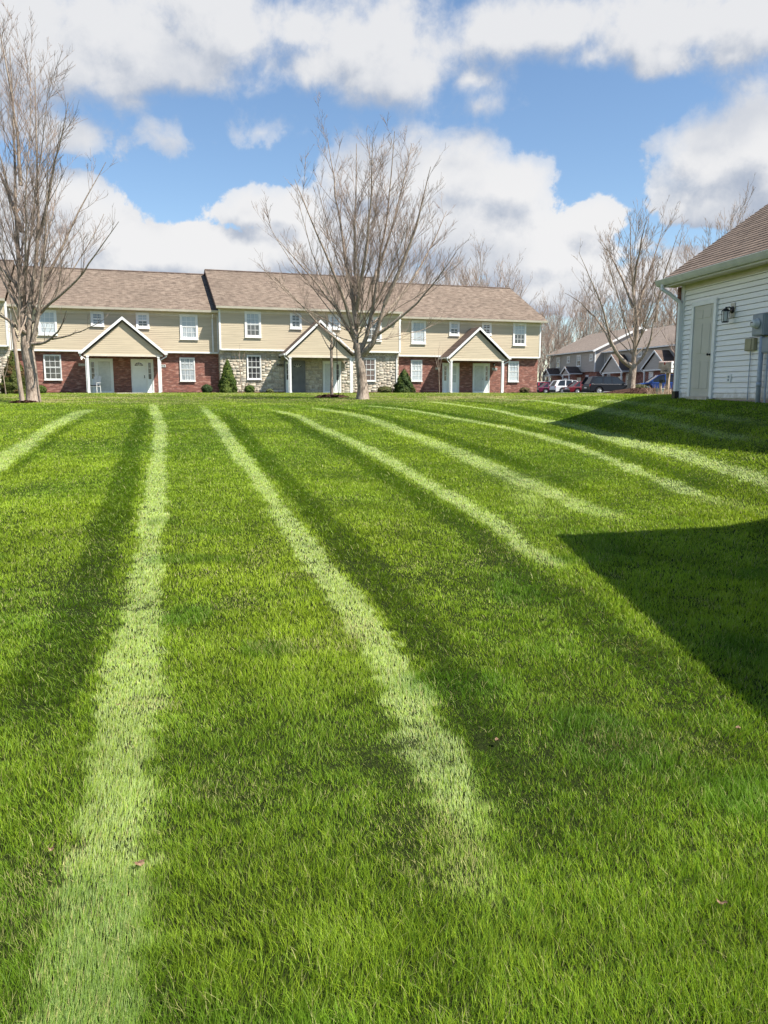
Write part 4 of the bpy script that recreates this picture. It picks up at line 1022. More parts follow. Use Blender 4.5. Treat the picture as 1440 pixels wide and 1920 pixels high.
# left tall tree
B = at(62, 750, 30); b2 = (B.x, B.y, tz(B.x, B.y)-.05)
R2 = lambda px, py, dy=0: rel(px, py, dy, 30, b2)
T2 = [(0, 0, -.1, .38), (0, 0, .10, .29), (0, 0, .6, .245), (-.02, 0, 1.4, .235), (-.08, 0, 2.0, .235), (-.14, 0, 2.35, .19)]
lm = [((-.2, 0, 2.1), R2(46, 560), R2(16, 60, .5), .13, .015), ((-.1, 0, 2.0), R2(78, 540), R2(66, 95, -.5), .115, .012), ((.0, 0, 1.9), R2(85, 560, -.3), R2(92, 240, -1), .1, .01),
      (R2(58, 560), R2(105, 480, .5), R2(206, 285, 1), .075, .01), (R2(66, 585), R2(150, 520, -.6), R2(232, 400, -1), .06, .01), (R2(60, 640, -.2), R2(110, 640, -.6), R2(128, 575, -1.2), .06, .012),
      (R2(100, 630, -.5), R2(150, 625, -1), R2(205, 590, -1.8), .035, .008), (R2(50, 620), R2(20, 600, -.8), R2(-70, 545, -1.5), .08, .01), (R2(46, 540), R2(10, 500, .8), R2(-90, 380, 1.5), .09, .01),
      (R2(40, 420), R2(5, 330, .5), R2(-60, 170, 1), .08, .01), (R2(70, 440), R2(105, 330, -.8), R2(132, 165, -1.4), .07, .01), (R2(38, 330), R2(30, 180), R2(-10, 0, -.4), .07, .01)]
lm += fan(r_, (-.1, 0, 2.7), 9, (-.2, 0, 7.4), (3.3, 3.2, 6.4), .036, 5.5)
build_tree('bare_tree', b2, T2, lm, 33, (1.7, 3.3, 5.6), (.34, .42, .48), (.65, .7, .75), label='tall bare tree with a rough grey trunk before the brick fronted townhouse', rmin=.0055).scale = (.95, .95, .96)
# pale slender tree beside it
B = at(42, 749, 29.4); b3 = (B.x, B.y, tz(B.x, B.y)-.04)
R3 = lambda px, py, dy=0: rel(px, py, dy, 29.4, b3)
build_tree('slender_tree', b3, [(0, 0, 0, .10), (-.04, 0, .5, .085), (-.10, 0, 1.4, .075), (-.16, 0, 2.4, .065), (-.19, 0, 3.0, .055)],
   [(R3(35, 620), R3(34, 580), R3(36, 520, .2), .05, .01), (R3(35, 640), R3(20, 600, .3), R3(0, 585, .5), .03, .008), (R3(34, 610), R3(24, 570, -.3), R3(14, 540, -.6), .035, .008), (R3(35, 630), R3(50, 600, .3), R3(52, 570, .6), .03, .008), (R3(34, 600), R3(40, 560, -.3), R3(30, 520, -.5), .03, .008)],
   44, (4.5, 5, 4), (.5, .5, .5), (.9, .9, .8), up=.15, label='slender young tree with a smooth pale leaning trunk beside the big rough trunk', bm='bark_pale', rmin=.006)
# right tree on its mulch mound
B = at(1183, 739, 45); b4 = (B.x, B.y, tz(B.x, B.y)-.05)
R4 = lambda px, py, dy=0: rel(px, py, dy, 45, b4)
T4 = [(0, 0, -.1, .32), (0, 0, .25, .25), (0, 0, .8, .22), (.03, 0, 1.5, .205), (.05, 0, 1.95, .22)]
lm = [((.05, 0, 1.8), R4(1190, 560), R4(1182, 380), .13, .015), ((0, 0, 1.7), R4(1150, 665, -.5), R4(1140, 615, -.6), .11, .06), (R4(1141, 620, -.6), R4(1122, 540, -1), R4(1080, 445, -1.5), .06, .01), (R4(1145, 640, -.5), R4(1120, 560, .5), R4(1052, 530, 1.2), .07, .01),
      ((.1, 0, 1.7), R4(1225, 650, -.6), R4(1236, 545, -1.2), .08, .02), (R4(1232, 590, -.9), R4(1240, 500, -1), R4(1280, 400, -1.4), .06, .01), (R4(1190, 600), R4(1215, 500, 1), R4(1250, 385, 1.6), .10, .01), (R4(1187, 560), R4(1160, 470, .8), R4(1128, 425, 1.2), .08, .01), (R4(1188, 520), R4(1200, 430, -1), R4(1215, 375, -1.5), .08, .01)]
lm += fan(r_, (.05, 0, 2.2), 9, (0, 0, 6.3), (3.3, 3.2, 4.9), .04, 2.0)
build_tree('bare_tree', b4, T4, lm, 55, (1.6, 3.0, 4.8), (.36, .42, .48), (.55, .55, .6), label='bare tree rising from a mulch mound in front of the parked black car', rmin=.008).scale = (.95, .95, .91)
# young staked tree
B = at(622, 743, 35); b5 = (B.x, B.y, tz(B.x, B.y)-.02)
R5 = lambda px, py, dy=0: rel(px, py, dy, 35, b5)
build_tree('young_tree', b5, [(0, 0, 0, .075), (.01, 0, 1, .065), (0, 0, 2.0, .055), (0, 0, 2.3, .05)],
   [(R5(622, 665), R5(622, 630), R5(626, 575, .2), .04, .008), (R5(622, 660), R5(612, 650, .2), R5(596, 612, .5), .028, .006), (R5(623, 655), R5(634, 630, -.3), R5(634, 595, -.5), .028, .006), (R5(622, 640), R5(612, 615, -.3), R5(610, 585, -.5), .025, .006)],
   66, (2.6, 2.6), (.4, .4), (.6, .6), label='young staked tree with dark bark in a mulch ring', bm='bark', rmin=.006)
sp_ = at(634.5, 742, 34.9); sk = empty('tree_stake', (sp_.x, sp_.y, tz(sp_.x, sp_.y)-.05), 0, label='thin metal stake tied to the young tree in the mulch ring', cat='stake')
MB().tube([(0, 0, 0), (-.04, 0, 1.3), (-.06, 0, 2.45)], .018, 6).build('rod', M['black'], sk); MB().tube([(-.04, .02, 1.55), (-.28, .1, 1.6)], .010, 5).build('tie', M['rubber'], sk)
def sapling(px, py, Y, h, seed, label):
    B = at(px, py, Y); b = (B.x, B.y, tz(B.x, B.y)-.02)
    build_tree('sapling', b, [(0, 0, 0, .025), (-.03, 0, h*.3, .02), (-.07, 0, h*.55, .016)], [((-.05, 0, h*.4), (-.08, 0, h*.7), (-.1, .1, h), .015, .006), ((-.05, 0, h*.45), (.1, 0, h*.65), (.2, .1, h*.9), .012, .006), ((-.07, 0, h*.5), (-.25, 0, h*.7), (-.35, 0, h*.85), .012, .006)],
       seed, (2.2, 2), (.4, .4), (.6, .6), label=label, bm='bark_pale', tw='twig', rmin=.006)
sapling(453.5, 732, 46, 2.6, 71, 'thin bare sapling between the green cone shrub and the small round bush')
sapling(11, 737, 41, 1.9, 72, 'thin pale sapling left of the rust flecked cone shrub')
sapling(824, 731, 53.5, 3.0, 73, 'thin bare sapling before the dark brick beside the glazed door')

# woods behind: individual bare trees, three kinds copied
def far_tree(seed, h):
    r = np.random.default_rng(seed)
    tr_ = [(0, 0, -.3, h*.022), (0, 0, h*.12, h*.018), (.1, 0, h*.3, h*.015)]
    lm = [((.05, 0, h*.2), (.2*r.normal(), .2*r.normal(), h*.6), (.5*r.normal(), .5*r.normal(), h), h*.0065, .016)]
    for i in range(11):
        a = i*2.4+r.random(); z0 = h*(.16+.4*r.random()); rr = h*(.16+.16*r.random()); z1 = z0+h*(.25+.3*r.random())
        lm.append(((0.05, 0, z0), (rr*.5*math.cos(a), rr*.5*math.sin(a), z0+(z1-z0)*.35), (rr*math.cos(a), rr*math.sin(a), min(z1, h*.97)), h*.0034, .010))
    return build_tree('bare_tree', (0, 0, 0), tr_, lm, seed, (1.3, 2.0, 2.4), (.34, .42, .45), (.5, .55, .6), rmin=.012, label='x', bm='twig_far', tw='twig_far', group='bare trees of the wood behind the houses')
kinds = [far_tree(201, 17), far_tree(202, 15), far_tree(203, 18), far_tree(204, 13)]
used = [False]*4
def place_far(k, px, Y, s, rz, label):
    p = at(px, 735, Y)
    if not used[k]: o = kinds[k]; used[k] = True
    else:
        src = kinds[k]; o = src.copy(); COL.objects.link(o)
        for ch in src.children:
            c = ch.copy(); COL.objects.link(c); c.parent = o
    o.location = (p.x, p.y, 1.2); o.scale = (s, s, s*(.92+.16*rnd.random())); o.rotation_euler = (0, 0, rz); o['label'] = label
A_ = 'bare tree of the wood showing above the townhouse roof'
B_ = 'bare tree of the wood standing between the cream and the grey houses'
C_ = 'bare tree of the wood rising behind the grey houses'
for i, (px, Y, tp) in enumerate([(752, 118, 520), (775, 124, 514), (800, 120, 505), (822, 128, 506), (846, 122, 503), (868, 126, 505), (905, 112, 486), (930, 125, 500), (948, 130, 512), (890, 130, 498), (790, 135, 512), (838, 138, 508), (960, 124, 524)]):
    k = i % 4; hh = (735-tp-8)/FPX*Y; place_far(k, px, Y, hh/(17, 15, 18, 13)[k], rnd.random()*6.28, A_)
for i, (px, Y, tp) in enumerate([(1012, 128, 575), (1026, 122, 560), (1045, 130, 552), (1063, 124, 545), (1034, 140, 560), (1018, 112, 610), (1028, 120, 600), (1002, 135, 580)]):
    k = (i+1) % 4; hh = (735-tp-8)/FPX*Y; place_far(k, px, Y, hh/(17, 15, 18, 13)[k], rnd.random()*6.28, B_)
for i, (px, Y, tp) in enumerate([(1080, 135, 556), (1100, 130, 548), (1120, 138, 545), (1140, 132, 552), (1160, 136, 540), (1180, 130, 548), (1200, 138, 535), (1222, 132, 540), (1244, 136, 530), (1262, 130, 538), (1090, 146, 560), (1132, 148, 556), (1172, 145, 552), (1212, 148, 548), (1252, 146, 545), (1290, 140, 540)]):
    k = (i+2) % 4; hh = (735-tp-8)/FPX*Y; place_far(k, px, Y, hh/(17, 15, 18, 13)[k], rnd.random()*6.28, C_)
D_ = 'bare tree top showing over the garage roof'
for i, (px, Y, tp) in enumerate([(1312, 62, 420), (1345, 66, 402), (1375, 64, 412), (1290, 70, 450)]):
    k = (i+3) % 4; hh = (735-tp-8)/FPX*Y; place_far(k, px, Y, hh/(17, 15, 18, 13)[k], rnd.random()*6.28, D_)

# ---------------------------------------------------------------- evergreen and small shrubs
def shrub(px, py, Y, rad, h, shape, n, cols, label, name='cone_shrub', cat='shrub', leaf=.05, seed=1, core=(.02,.03,.01), group=None, loc=None):
    B = at(px, py, Y) if loc is None else Vector(loc); r = np.random.default_rng(seed); g0 = tz(B.x, B.y)-.03
    def R(z): # relative radius
        if shape == 'cone': return np.clip((1-z)**.72*1.03*(1-.25*np.exp(-z*14)), 0, 1)
        return np.sqrt(np.clip(1-(2*z-1)**2*.98, 0, 1))
    z = r.random(n) if shape != 'cone' else 1-np.sqrt(r.random(n)); a = r.random(n)*2*np.pi
    lump = 1+.09*np.sin(a*5+z*9+seed)+.08*np.sin(a*9-z*17)+.34*(vnoise(a*2.2, z*8, 1.0, seed)-.5)+.2*(vnoise(a*5, z*19, 1.0, seed+1)-.5)
    depth = 1-.30*r.random(n)**2.2
    rr = R(z)*rad*lump*depth; P = np.stack([rr*np.cos(a), rr*np.sin(a), z*h*(.97+.06*r.random(n))], 1)
    nrm = np.stack([np.cos(a), np.sin(a), .5+.6*r.random(n)], 1)+r.normal(size=(n, 3))*.55; nrm /= np.linalg.norm(nrm, axis=1)[:, None]
    u = np.cross(nrm, r.normal(size=(n, 3))); u /= np.linalg.norm(u, axis=1)[:, None]; v = np.cross(nrm, u)
    s = leaf*(.6+.8*r.random(n))[:, None]
    V = np.stack([P-u*s, P-v*s*.45, P+u*s+nrm*s*.3, P+v*s*.45], 1).reshape(-1, 3); F = np.arange(n*4).reshape(n, 4)
    m = r.random(n)[:, None]; m2 = (vnoise(a*2.5, z*7, 1.0, seed+3) > .55)[:, None]*r.random((n, 1))
    C = np.array(cols[0])*(1-m)+np.array(cols[1])*m
    if len(cols) > 2: C = C*(1-m2)+np.array(cols[2])*m2
    C = np.repeat(C, 4, 0)
    o = empty(name, (B.x, B.y, g0), 0, label=label, cat=cat, group=group)
    raw_mesh('foliage', V, F.ravel(), np.arange(n)*4, M['leaf'], o, col=C)
    cm = MB(); cm.lathe((0, 0, 0), [(max(.01, float(R(np.array(t/8.0))))*rad*.72, h*.93*t/8) for t in range(9)], 10)
    cm.build('branches', M['bushcore'], o)
    return o
M['leaf'] = mat('evergreen_leaf', rough=.6, spec=.2, fn=attr_fn()); M['bushcore'] = mat('shrub_twigs', rough=1, fn=speckle((.015,.018,.008), (.04,.04,.02), 10))
gr = [(.035,.07,.012), (.10,.14,.02)]
shrub(428, 731, 50.5, .60, 2.12, 'cone', 15000, gr+[(.14,.17,.03)], 'dense green cone shrub at the corner where brick meets stone', seed=2, leaf=.045)
shrub(757.5, 730, 54.5, .74, 1.62, 'cone', 14000, [(.02,.042,.01), (.055,.085,.015), (.10,.13,.02)], 'dark green cone shrub between the stone and the right brick wall', seed=3, leaf=.045)
shrub(28, 733, 44, .78, 2.35, 'cone', 16000, [(.05,.06,.014), (.10,.12,.02), (.13,.06,.03)], 'rust flecked cone shrub behind the slender pale trunk', seed=4, leaf=.05)
shrub(388, 731.5, 50.5, .33, .55, 'ball', 3500, [(.02,.04,.012), (.05,.08,.02)], 'low dark bush on shaded brick left of the green cone shrub', 'round_shrub', seed=5, leaf=.035)
shrub(468, 732, 50.5, .31, .50, 'ball', 3500, gr, 'small clipped round bush under the stone wall window', 'round_shrub', seed=6, leaf=.03)
shrub(506, 732, 51, .22, .28, 'ball', 900, [(.06,.09,.02), (.16,.15,.06)], 'tiny pale tufted plant under the shaded stone wall', 'small_plant', 'plant', seed=7, leaf=.04)
shrub(722, 731, 54.5, .50, .46, 'ball', 3500, [(.05,.07,.02), (.13,.13,.04), (.14,.10,.05)], 'low spreading yellowish bush left of the dark cone shrub', 'spreading_shrub', seed=8, leaf=.04)
shrub(983.5, 733, 58.5, .36, .42, 'ball', 2500, [(.10,.08,.03), (.17,.14,.06), (.12,.07,.04)], 'small brownish bush at the right end of the brick wall', 'round_shrub', seed=9, leaf=.035)
shrub(78, 733, 46.5, .25, .48, 'ball', 1800, gr, 'small green bush behind the big rough trunk', 'round_shrub', seed=10, leaf=.035)
shrub(1197, 738, 47.5, .55, .55, 'ball', 2500, [(.05,.06,.02), (.12,.11,.04)], 'low twiggy bush right of the tree on the mulch mound', 'spreading_shrub', seed=11, leaf=.04)

# ---------------------------------------------------------------- mulch
def mound(name, cx, cy, rx, ry, h, label, seed=1):
    r = np.random.default_rng(seed); nr, na = 9, 40; V = [(0, 0, 0)]; F = []
    V = [(cx, cy, tz(cx, cy)+h)]
    for i in range(1, nr+1):
        t = i/nr
        for k in range(na):
            a = 2*math.pi*k/na; e = 1+.10*math.sin(3*a+seed)+.06*math.sin(7*a); x = cx+rx*t*e*math.cos(a); y = cy+ry*t*e*math.sin(a)
            V.append((x, y, tz(x, y)+h*(1-t*t)+(.012 if i < nr else -.03)+r.random()*.02*(i < nr)))
    F = [(0, 1+k, 1+(k+1) % na) for k in range(na)]
    F += [(1+(i-1)*na+k, 1+i*na+k, 1+i*na+(k+1) % na, 1+(i-1)*na+(k+1) % na) for i in range(1, nr) for k in range(na)]
    mb = MB(); mb.add(V, F)
    for _ in range(700):   # loose chips
        a = r.random()*6.28; t = math.sqrt(r.random())*1.02; x = cx+rx*t*math.cos(a); y = cy+ry*t*math.sin(a); z = tz(x, y)+h*max(0, 1-t*t)+.02
        d = Vector((math.cos(a*7), math.sin(a*7), r.normal()*.3))*(.03+.04*r.random()); n_ = Vector((-d.y, d.x, .3*d.length))*.4
        mb.quad(Vector((x, y, z))-d-n_, Vector((x, y, z))+d-n_, Vector((x, y, z))+d+n_, Vector((x, y, z))-d+n_)
    return mb.build(name, M['mulch'], None, kind='stuff', label=label, cat='mulch')
mound('mulch', b5[0], b5[1]-.1, .75, .62, .10, 'dark ring of bark mulch round the young staked tree', 3)
mound('mulch', b4[0]+.6, b4[1]-.6, 2.1, 1.6, .30, 'brown mulch mound at the foot of the bare tree', 5)
mound('mulch', b3[0], b3[1]+.1, .45, .4, .05, 'small dark mulch patch at the foot of the slender pale tree', 7)
bd = MB()
def bed(px0, px1, y, d=.55):
    a, b = U(px0, 700, y), U(px1, 700, y); n = 12; V = []; F = []
    for i in range(n+1):
        u = a+(b-a)*i/n
        for w in (0, .5, 1):
            p = PL.w(u, y-d*w-.02*math.sin(i*2.1)); V.append((p.x, p.y, tz(p.x, p.y)+(.07, .06, -.01)[int(w*2)]))
    for i in range(n):
        for j in range(2): F.append((i*3+j, i*3+3+j, i*3+4+j, i*3+1+j))
    MB().add(V, F).build('planting_bed', M['mulch'], None, kind='stuff', label='dark mulch strip along the foot of the townhouse wall', cat='mulch')
bed(306, 403, 0); bed(413, 532, P2); bed(662, 745, P2); bed(750, 826, 0); bed(82, 150, 0); bed(960, 1006, 0)

# ---------------------------------------------------------------- parking and grey houses beyond
pk = MB(); nx2 = 14; ny2 = 20; pxs = np.linspace(13, 75, nx2+1); pys = np.linspace(62.5, 118, ny2+1)
Vp = [(x, y, tz(x, y)+.012) for y in pys for x in pxs]; pk.add(Vp, [(j*(nx2+1)+i, j*(nx2+1)+i+1, (j+1)*(nx2+1)+i+1, (j+1)*(nx2+1)+i) for j in range(ny2) for i in range(nx2)])
pk.build('parking_lot', M['asphalt'], None, kind='structure', label='grey asphalt parking area before the grey houses')
ck = MB(); ck.box(12.8, 13.0, 62.5, 118, 1.2, 1.5); ck.box(13.0, 75, 62.3, 62.5, 1.2, 1.56); ck.build('kerb', M['concrete'], None, kind='structure', label='pale concrete kerb of the parking area')
GB = Plane((26.7, 100.6, 1.36), math.atan2(-.982, .19))
grey = empty('grey_townhouse', GB.o, GB.rz, label='grey sided two-storey townhouse row behind the parked cars', cat='townhouse')
def gsec(x0, x1, yf, zo, left=True, right=True):
    zs, zt = 2.6+zo, 5.15+zo; yu = yf-.3
    MB().box(x0, x1, yf, yf+9, -.5, zs+.05).build('brick_wall', M['brick'], grey)
    MB().box(x0, x1, yu+.004, yf+9, zs+.051, zt).build('upper_wall_core', M['greysiding'], grey)
    s = MB(); lap_wall(s, x0+.1, x1-.1, yu, zs+.08, zt-.2, step=.2); s.build('siding', M['greysiding'], grey)
    t = MB(); t.box(x0-.03, x0+.1, yu-.03, yu+.1, zs, zt); t.box(x1-.1, x1+.03, yu-.03, yu+.1, zs, zt); t.build('corner_trim', M['white'], grey)
    ye = yu-.4; ze = 5.3+zo; yr = ye+6.3; zr = ze+6.3*.47; roof_slab(grey, x0-.3, x1+.3, ye, ze, yr, zr, yr+6.3, ze, 'shingle_grey')
    g_ = MB(); g_.box(x0-.3, x1+.3, ye-.10, ye-.004, ze-.14, ze-.0); g_.build('gutter', M['white'], grey)
    for xx, s_ in ((x0, -1), (x1, 1)):
        m = MB(); m.prism([(xx, yu+.01, zt-.01), (xx, yr, zr-.2), (xx, yf+9, zt-.01)], (.012*s_, 0, 0)); m.build('gable_end', M['greysiding'], grey)
        m = MB(); xe = xx+.3*s_; m.prism([(xe, ye, ze-.0), (xe, yr, zr-.0), (xe, yr, zr-.3), (xe, ye, ze-.26)], (.03*s_, 0, 0)); m.prism([(xe, yr+.001, zr), (xe, yr+6.3, ze), (xe, yr+6.3, ze-.26), (xe, yr+.001, zr-.3)], (.03*s_, 0, 0)); m.build('rake_board', M['white'], grey)
gsec(-14.2, 0, 0, .12); gsec(.02, 30, 1.3, -.12)
def gwin(p0, p1, t0, t1, y):
    a, b = GB.hit(p0, 670, y)[0], GB.hit(p1, 670, y)[0]; c, d = GB.hit((p0+p1)/2, t1, y)[1], GB.hit((p0+p1)/2, t0, y)[1]
    window(grey, a, b, c, d, y-.012, cas=.13, pane='pane_blind', pane2='pane_dark', cols=2)
for q in ((1044,1050.6,670,690),(1063.8,1069,668,681),(1082,1089.7,665.5,687.5),(1106,1112,663.5,677)): gwin(*q, -.3)
for q in ((1196.6,1204,655,669.7),): gwin(*q, 1.0)
for q in ((1100, 1105, 703, 722), ): gwin(*q, 0)
for q in ((1140,1146,700,722),(1219,1227,697,715),(1176,1182,700,722)): gwin(*q, 1.3)
def gdoor(p0, p1, y): a = GB.hit(p0, 700, y)[0]; b = GB.hit(p1, 700, y)[0]; door(grey, a, max(b, a+1.1), .02, 2.12, y-.012, style='white')
gdoor(1083, 1090, 0); gdoor(1160, 1166, 1.3); gdoor(1058, 1063, 0)
def gporch(pl_, pr_, pa_, ya_, ye_, y0, dp, roofm='shingle_dark'):
    yf = y0-dp; a, b = GB.hit(pl_, 690, yf-.22)[0], GB.hit(pr_, 690, yf-.22)[0]; c = (a+b)/2
    ze = GB.hit(pl_, ye_, yf-.22)[1]; za = GB.hit(pa_, ya_, yf-.22)[1]
    porch(grey, a, b, c, yf, 0, ze, za, [(a+.45, -.05), (b-.45, -.05)], 'greysiding', roofm, yw=y0-.3)
gporch(1050, 1067, 1059, 688, 701, 0, 1.9); gporch(1125, 1165.5, 1146, 665, 697.5, 1.3, 1.8); gporch(1201, 1250, 1226, 657, 692, 1.3, 1.8); gporch(1017, 1030, 1022, 691, 703, 0, 1.9)

# ---------------------------------------------------------------- parked cars
def paint(name, c): return mat(name, c, .3, .35, 0, fn=lambda t, b: (speckle(tuple(x*.93 for x in c), tuple(min(1, x*1.06) for x in c), 3, 2)(t, b), b.inputs['Coat Weight'].__setattr__('default_value', .25 if max(c) > .05 else 0)))
M['hub'] = mat('alloy_rim', (.45,.45,.46), .35, .5, .8, fn=speckle((.4,.4,.41), (.5,.5,.51), 10))
M['redlamp'] = mat('red_lamp_lens', (.35,.012,.012), .15, .6, fn=speckle((.3,.01,.01), (.4,.02,.02), 10)); M['lens'] = mat('clear_lamp_lens', (.75,.77,.8), .1, .8, fn=speckle((.7,.72,.75), (.8,.82,.85), 10))
def car(loc, rz, L, Wd, H, col, label, kind='suv'):
    o = empty('parked_car', loc, rz, label=label, cat='car', group='cars parked before the grey houses'); hw = Wd/2; wr = .36 if kind == 'suv' else .32
    zb = .24; belt = H*.58; xf, xr_ = L*.5, -L*.5; wx = (L*.30, -L*.30)
    def arch(cx): return [(cx+(wr+.06)*math.cos(a), wr+(wr+.06)*math.sin(a)) for a in np.linspace(0, math.pi, 9)]
    if kind == 'suv': top = [(xr_+.02, .55), (xr_+.0, belt*.8), (xr_+.10, belt+.02), (L*.20, belt), (L*.33, belt-.04), (xf-.12, belt-.16), (xf, belt-.32), (xf+.01, .5)]
    else: top = [(xr_+.0, .5), (xr_+.03, belt-.02), (xr_+.5, belt+.03), (L*.2, belt), (L*.36, belt-.08), (xf-.08, belt-.2), (xf, .6)]
    prof = top+[(xf-.03, zb)]+[(x, z) for x, z in arch(wx[0]) if z > zb]+[(x, z) for x, z in arch(wx[1]) if z > zb]+[(xr_+.05, zb)]
    b = MB(); b.prism([(x, -hw, z) for x, z in prof], (0, Wd, 0)); b.build('body', col, o, bevel=.06)
    rf = [(xr_+.08, belt), (xr_+.50, H-.09), (xr_+.95, H), (-L*.02, H), (L*.09, H-.07), (L*.27, belt)] if kind == 'suv' else [(xr_+.45, belt+.01), (xr_+1.15, H-.05), (-L*.05, H), (L*.06, H-.04), (L*.26, belt)]
    ti = .17; g = MB(); n = len(rf)
    lo_ = [(x, -hw+.05 if z < belt+.03 else -hw+ti+.05, z) for x, z in rf]; hi = [(x, -y, z) for x, y, z in lo_]
    g.add(lo_+hi, [tuple(range(n)), tuple(range(n, 2*n))[::-1]]+[(i, i+n, (i+1) % n+n, (i+1) % n) for i in range(n)])
    g.build('glasshouse', M['carglass'], o)
    r = MB(); mids = rf[1:-1]
    r.prism([(x, -hw+ti+.02, z+.005) for x, z in mids]+[(x, -hw+ti+.02, z-.05) for x, z in mids[::-1]], (0, Wd-2*ti-.04, 0)); r.build('car_roof', col, o, bevel=.02)
    pl_ = MB()
    for s in (-1, 1):
        for (x0, x1, w) in ((rf[0][0], rf[1][0], .16 if kind == 'suv' else .10), (rf[-1][0], rf[-2][0], .05), (-L*.02, -L*.02, .05), (-L*.22, -L*.20, .06)):
            y0, y1 = s*(hw-.05), s*(hw-ti-.045); z1 = H-.04 if x0 != rf[-1][0] else rf[-2][1]
            pl_.add([(x0-w, y0*1.005, belt), (x0+w, y0*1.005, belt), (x1+w, y1*1.01, z1), (x1-w, y1*1.01, z1)], [(0, 1, 2, 3)])
    pl_.build('pillar', col, o)
    for cx in wx:
        for s in (-1, 1):
            w = MB(); w.lathe((cx, s*(hw-.12), wr), [(wr*.6, -.11), (wr*.96, -.11), (wr, -.08), (wr, .08), (wr*.96, .11), (wr*.6, .11)], 22, 'y'); we = w.build('wheel', M['rubber'], o, smooth=False)
            h = MB(); h.lathe((cx, s*(hw-.0), wr), [(wr*.64, -.012), (wr*.64, .004), (wr*.56, .008)], 18, 'y')
            for k in range(5):
                a = k*2*math.pi/5; h.tube([(cx, s*(hw+.012), wr), (cx+wr*.58*math.cos(a), s*(hw+.012), wr+wr*.58*math.sin(a))], .03, 4)
            h.build('rim', M['hub'], we)
    for s in (-1, 1):
        MB().box(xr_-.02, xr_+.14, s*hw*.97-.14*(s > 0), s*hw*.97+.14*(s < 0), belt-.26, belt-.04).build('taillight', M['redlamp'], o, bevel=.02)
        MB().box(xf-.22, xf+.015, s*hw*.96-.2*(s > 0), s*hw*.96+.2*(s < 0), belt-.34, belt-.22).build('headlight', M['lens'], o, bevel=.02)
        MB().box(L*.20, L*.24, s*(hw+.02)-.09*(s < 0), s*(hw+.02)+.09*(s > 0), belt+.02, belt+.14).build('wing_mirror', col, o, bevel=.02)
        hm = MB(); hm.box(-L*.10, -L*.05, s*hw-.012, s*hw+.012, belt-.13, belt-.10); hm.box(L*.06, L*.11, s*hw-.012, s*hw+.012, belt-.13, belt-.10); hm.build('door_handle', col, o)
        sl = MB(); sl.box(-L*.21, L*.21, s*hw-.01, s*hw+.014, zb+.02, zb+.10); sl.build('side_sill', M['hub' if kind == 'suv' else 'rubber'], o)
    MB().box(xr_-.03, xr_+.02, -.26, .26, .62, .74).build('number_plate', M['white'], o)
    MB().box(xr_-.04, xr_+.2, -hw+.03, hw-.03, .28, .52).build('bumper', M['rubber'], o, bevel=.04)
    return o
HD = math.radians(11)
def cp(px, Y, dz=.0): p = at(px, 735, Y); return (p.x, p.y, tz(p.x, p.y)+.012)
car(cp(1141, 80), HD, 4.95, 1.98, 1.80, paint('black_paint', (.008,.009,.014)), 'large black car with roof rails and grey sill left of the mulch mound tree')
car(cp(1098, 91), HD, 4.7, 1.85, 1.45, paint('dark_red_paint', (.13,.008,.015)), 'dark red saloon half hidden behind the large black car', 'sedan')
car(cp(1069, 96), HD, 4.6, 1.85, 1.68, paint('white_paint', (.72,.72,.72)), 'white car with a dark rear window right of the dark red tail')
car(cp(1037, 100), HD, 4.5, 1.8, 1.42, paint('maroon_paint', (.11,.012,.04)), 'low maroon car peeping out behind the tail of the white one', 'sedan')
car(cp(1029, 110), HD, 4.6, 1.85, 1.66, paint('silver_white_paint', (.62,.63,.64)), 'pale white car farthest back in the row of parked cars')
car(cp(1018, 103), HD, 4.3, 1.8, 1.5, paint('bright_red_paint', (.38,.015,.03)), 'bright red car next to the corner of the cream townhouses')
car(cp(1240, 66), HD+math.pi-.3, 4.5, 1.85, 1.55, paint('blue_paint', (.012,.05,.22)), 'blue car seen between the mulch mound tree and the mailbox')

# ---------------------------------------------------------------- mailbox, pedestal, weeds
p = at(1247, 745, 31); mz = tz(p.x, p.y)
mbx = empty('mailbox', (p.x, p.y, mz-.05), math.radians(38), label='weathered tan mailbox stacked on a second box with wooden posts by the garage', cat='mailbox')
def posts(x, y, z0, z1, w=.055): return MB().box(x-w, x+w, y-w, y+w, z0, z1)
posts(.10, -.02, -.1, .98).build('post', M['wood'], mbx, bevel=.006); posts(-.16, .12, -.1, .62, .04).build('post', M['wood'], mbx, bevel=.006)
M['mailpaint'] = mat('weathered_box_paint', rough=.6, fn=speckle((.40,.29,.24), (.62,.50,.42), 9, 5)); 
m = MB(); 
def boxy(x0, x1, y0, y1, z0, z1, arch=.06):
    pr = [(x0, y0, z0), (x1, y0, z0), (x1, y0, z1-arch)]+[((x0+x1)/2+(x1-x0)/2*math.cos(a), y0, z1-arch+arch*math.sin(a)) for a in np.linspace(.3, math.pi-.3, 6)]+[(x0, y0, z1-arch)]
    return MB().prism(pr, (0, y1-y0, 0))
boxy(-.13, .13, -.26, .28, 1.16, 1.44, .05).build('letter_box', M['mailpaint'], mbx, bevel=.008)
MB().box(-.125, .125, -.285, -.262, 1.17, 1.42).build('box_door', M['white'], mbx, bevel=.01)
MB().lathe((0, -.287, 1.33), [(.02, 0), (.025, -.02), (.012, -.03)], 10, 'y').build('knob', M['black'], mbx)
boxy(-.13, .12, -.26, .18, .985, 1.155, .0).build('paper_box', M['mailpaint'], mbx, bevel=.01); MB().box(-.12, .11, -.28, -.262, 1.0, 1.145).build('box_door', M['white'], mbx, bevel=.012)
MB().lathe((0, -.282, 1.07), [(.018, 0), (.018, -.02)], 8, 'y').build('knob', M['black'], mbx)
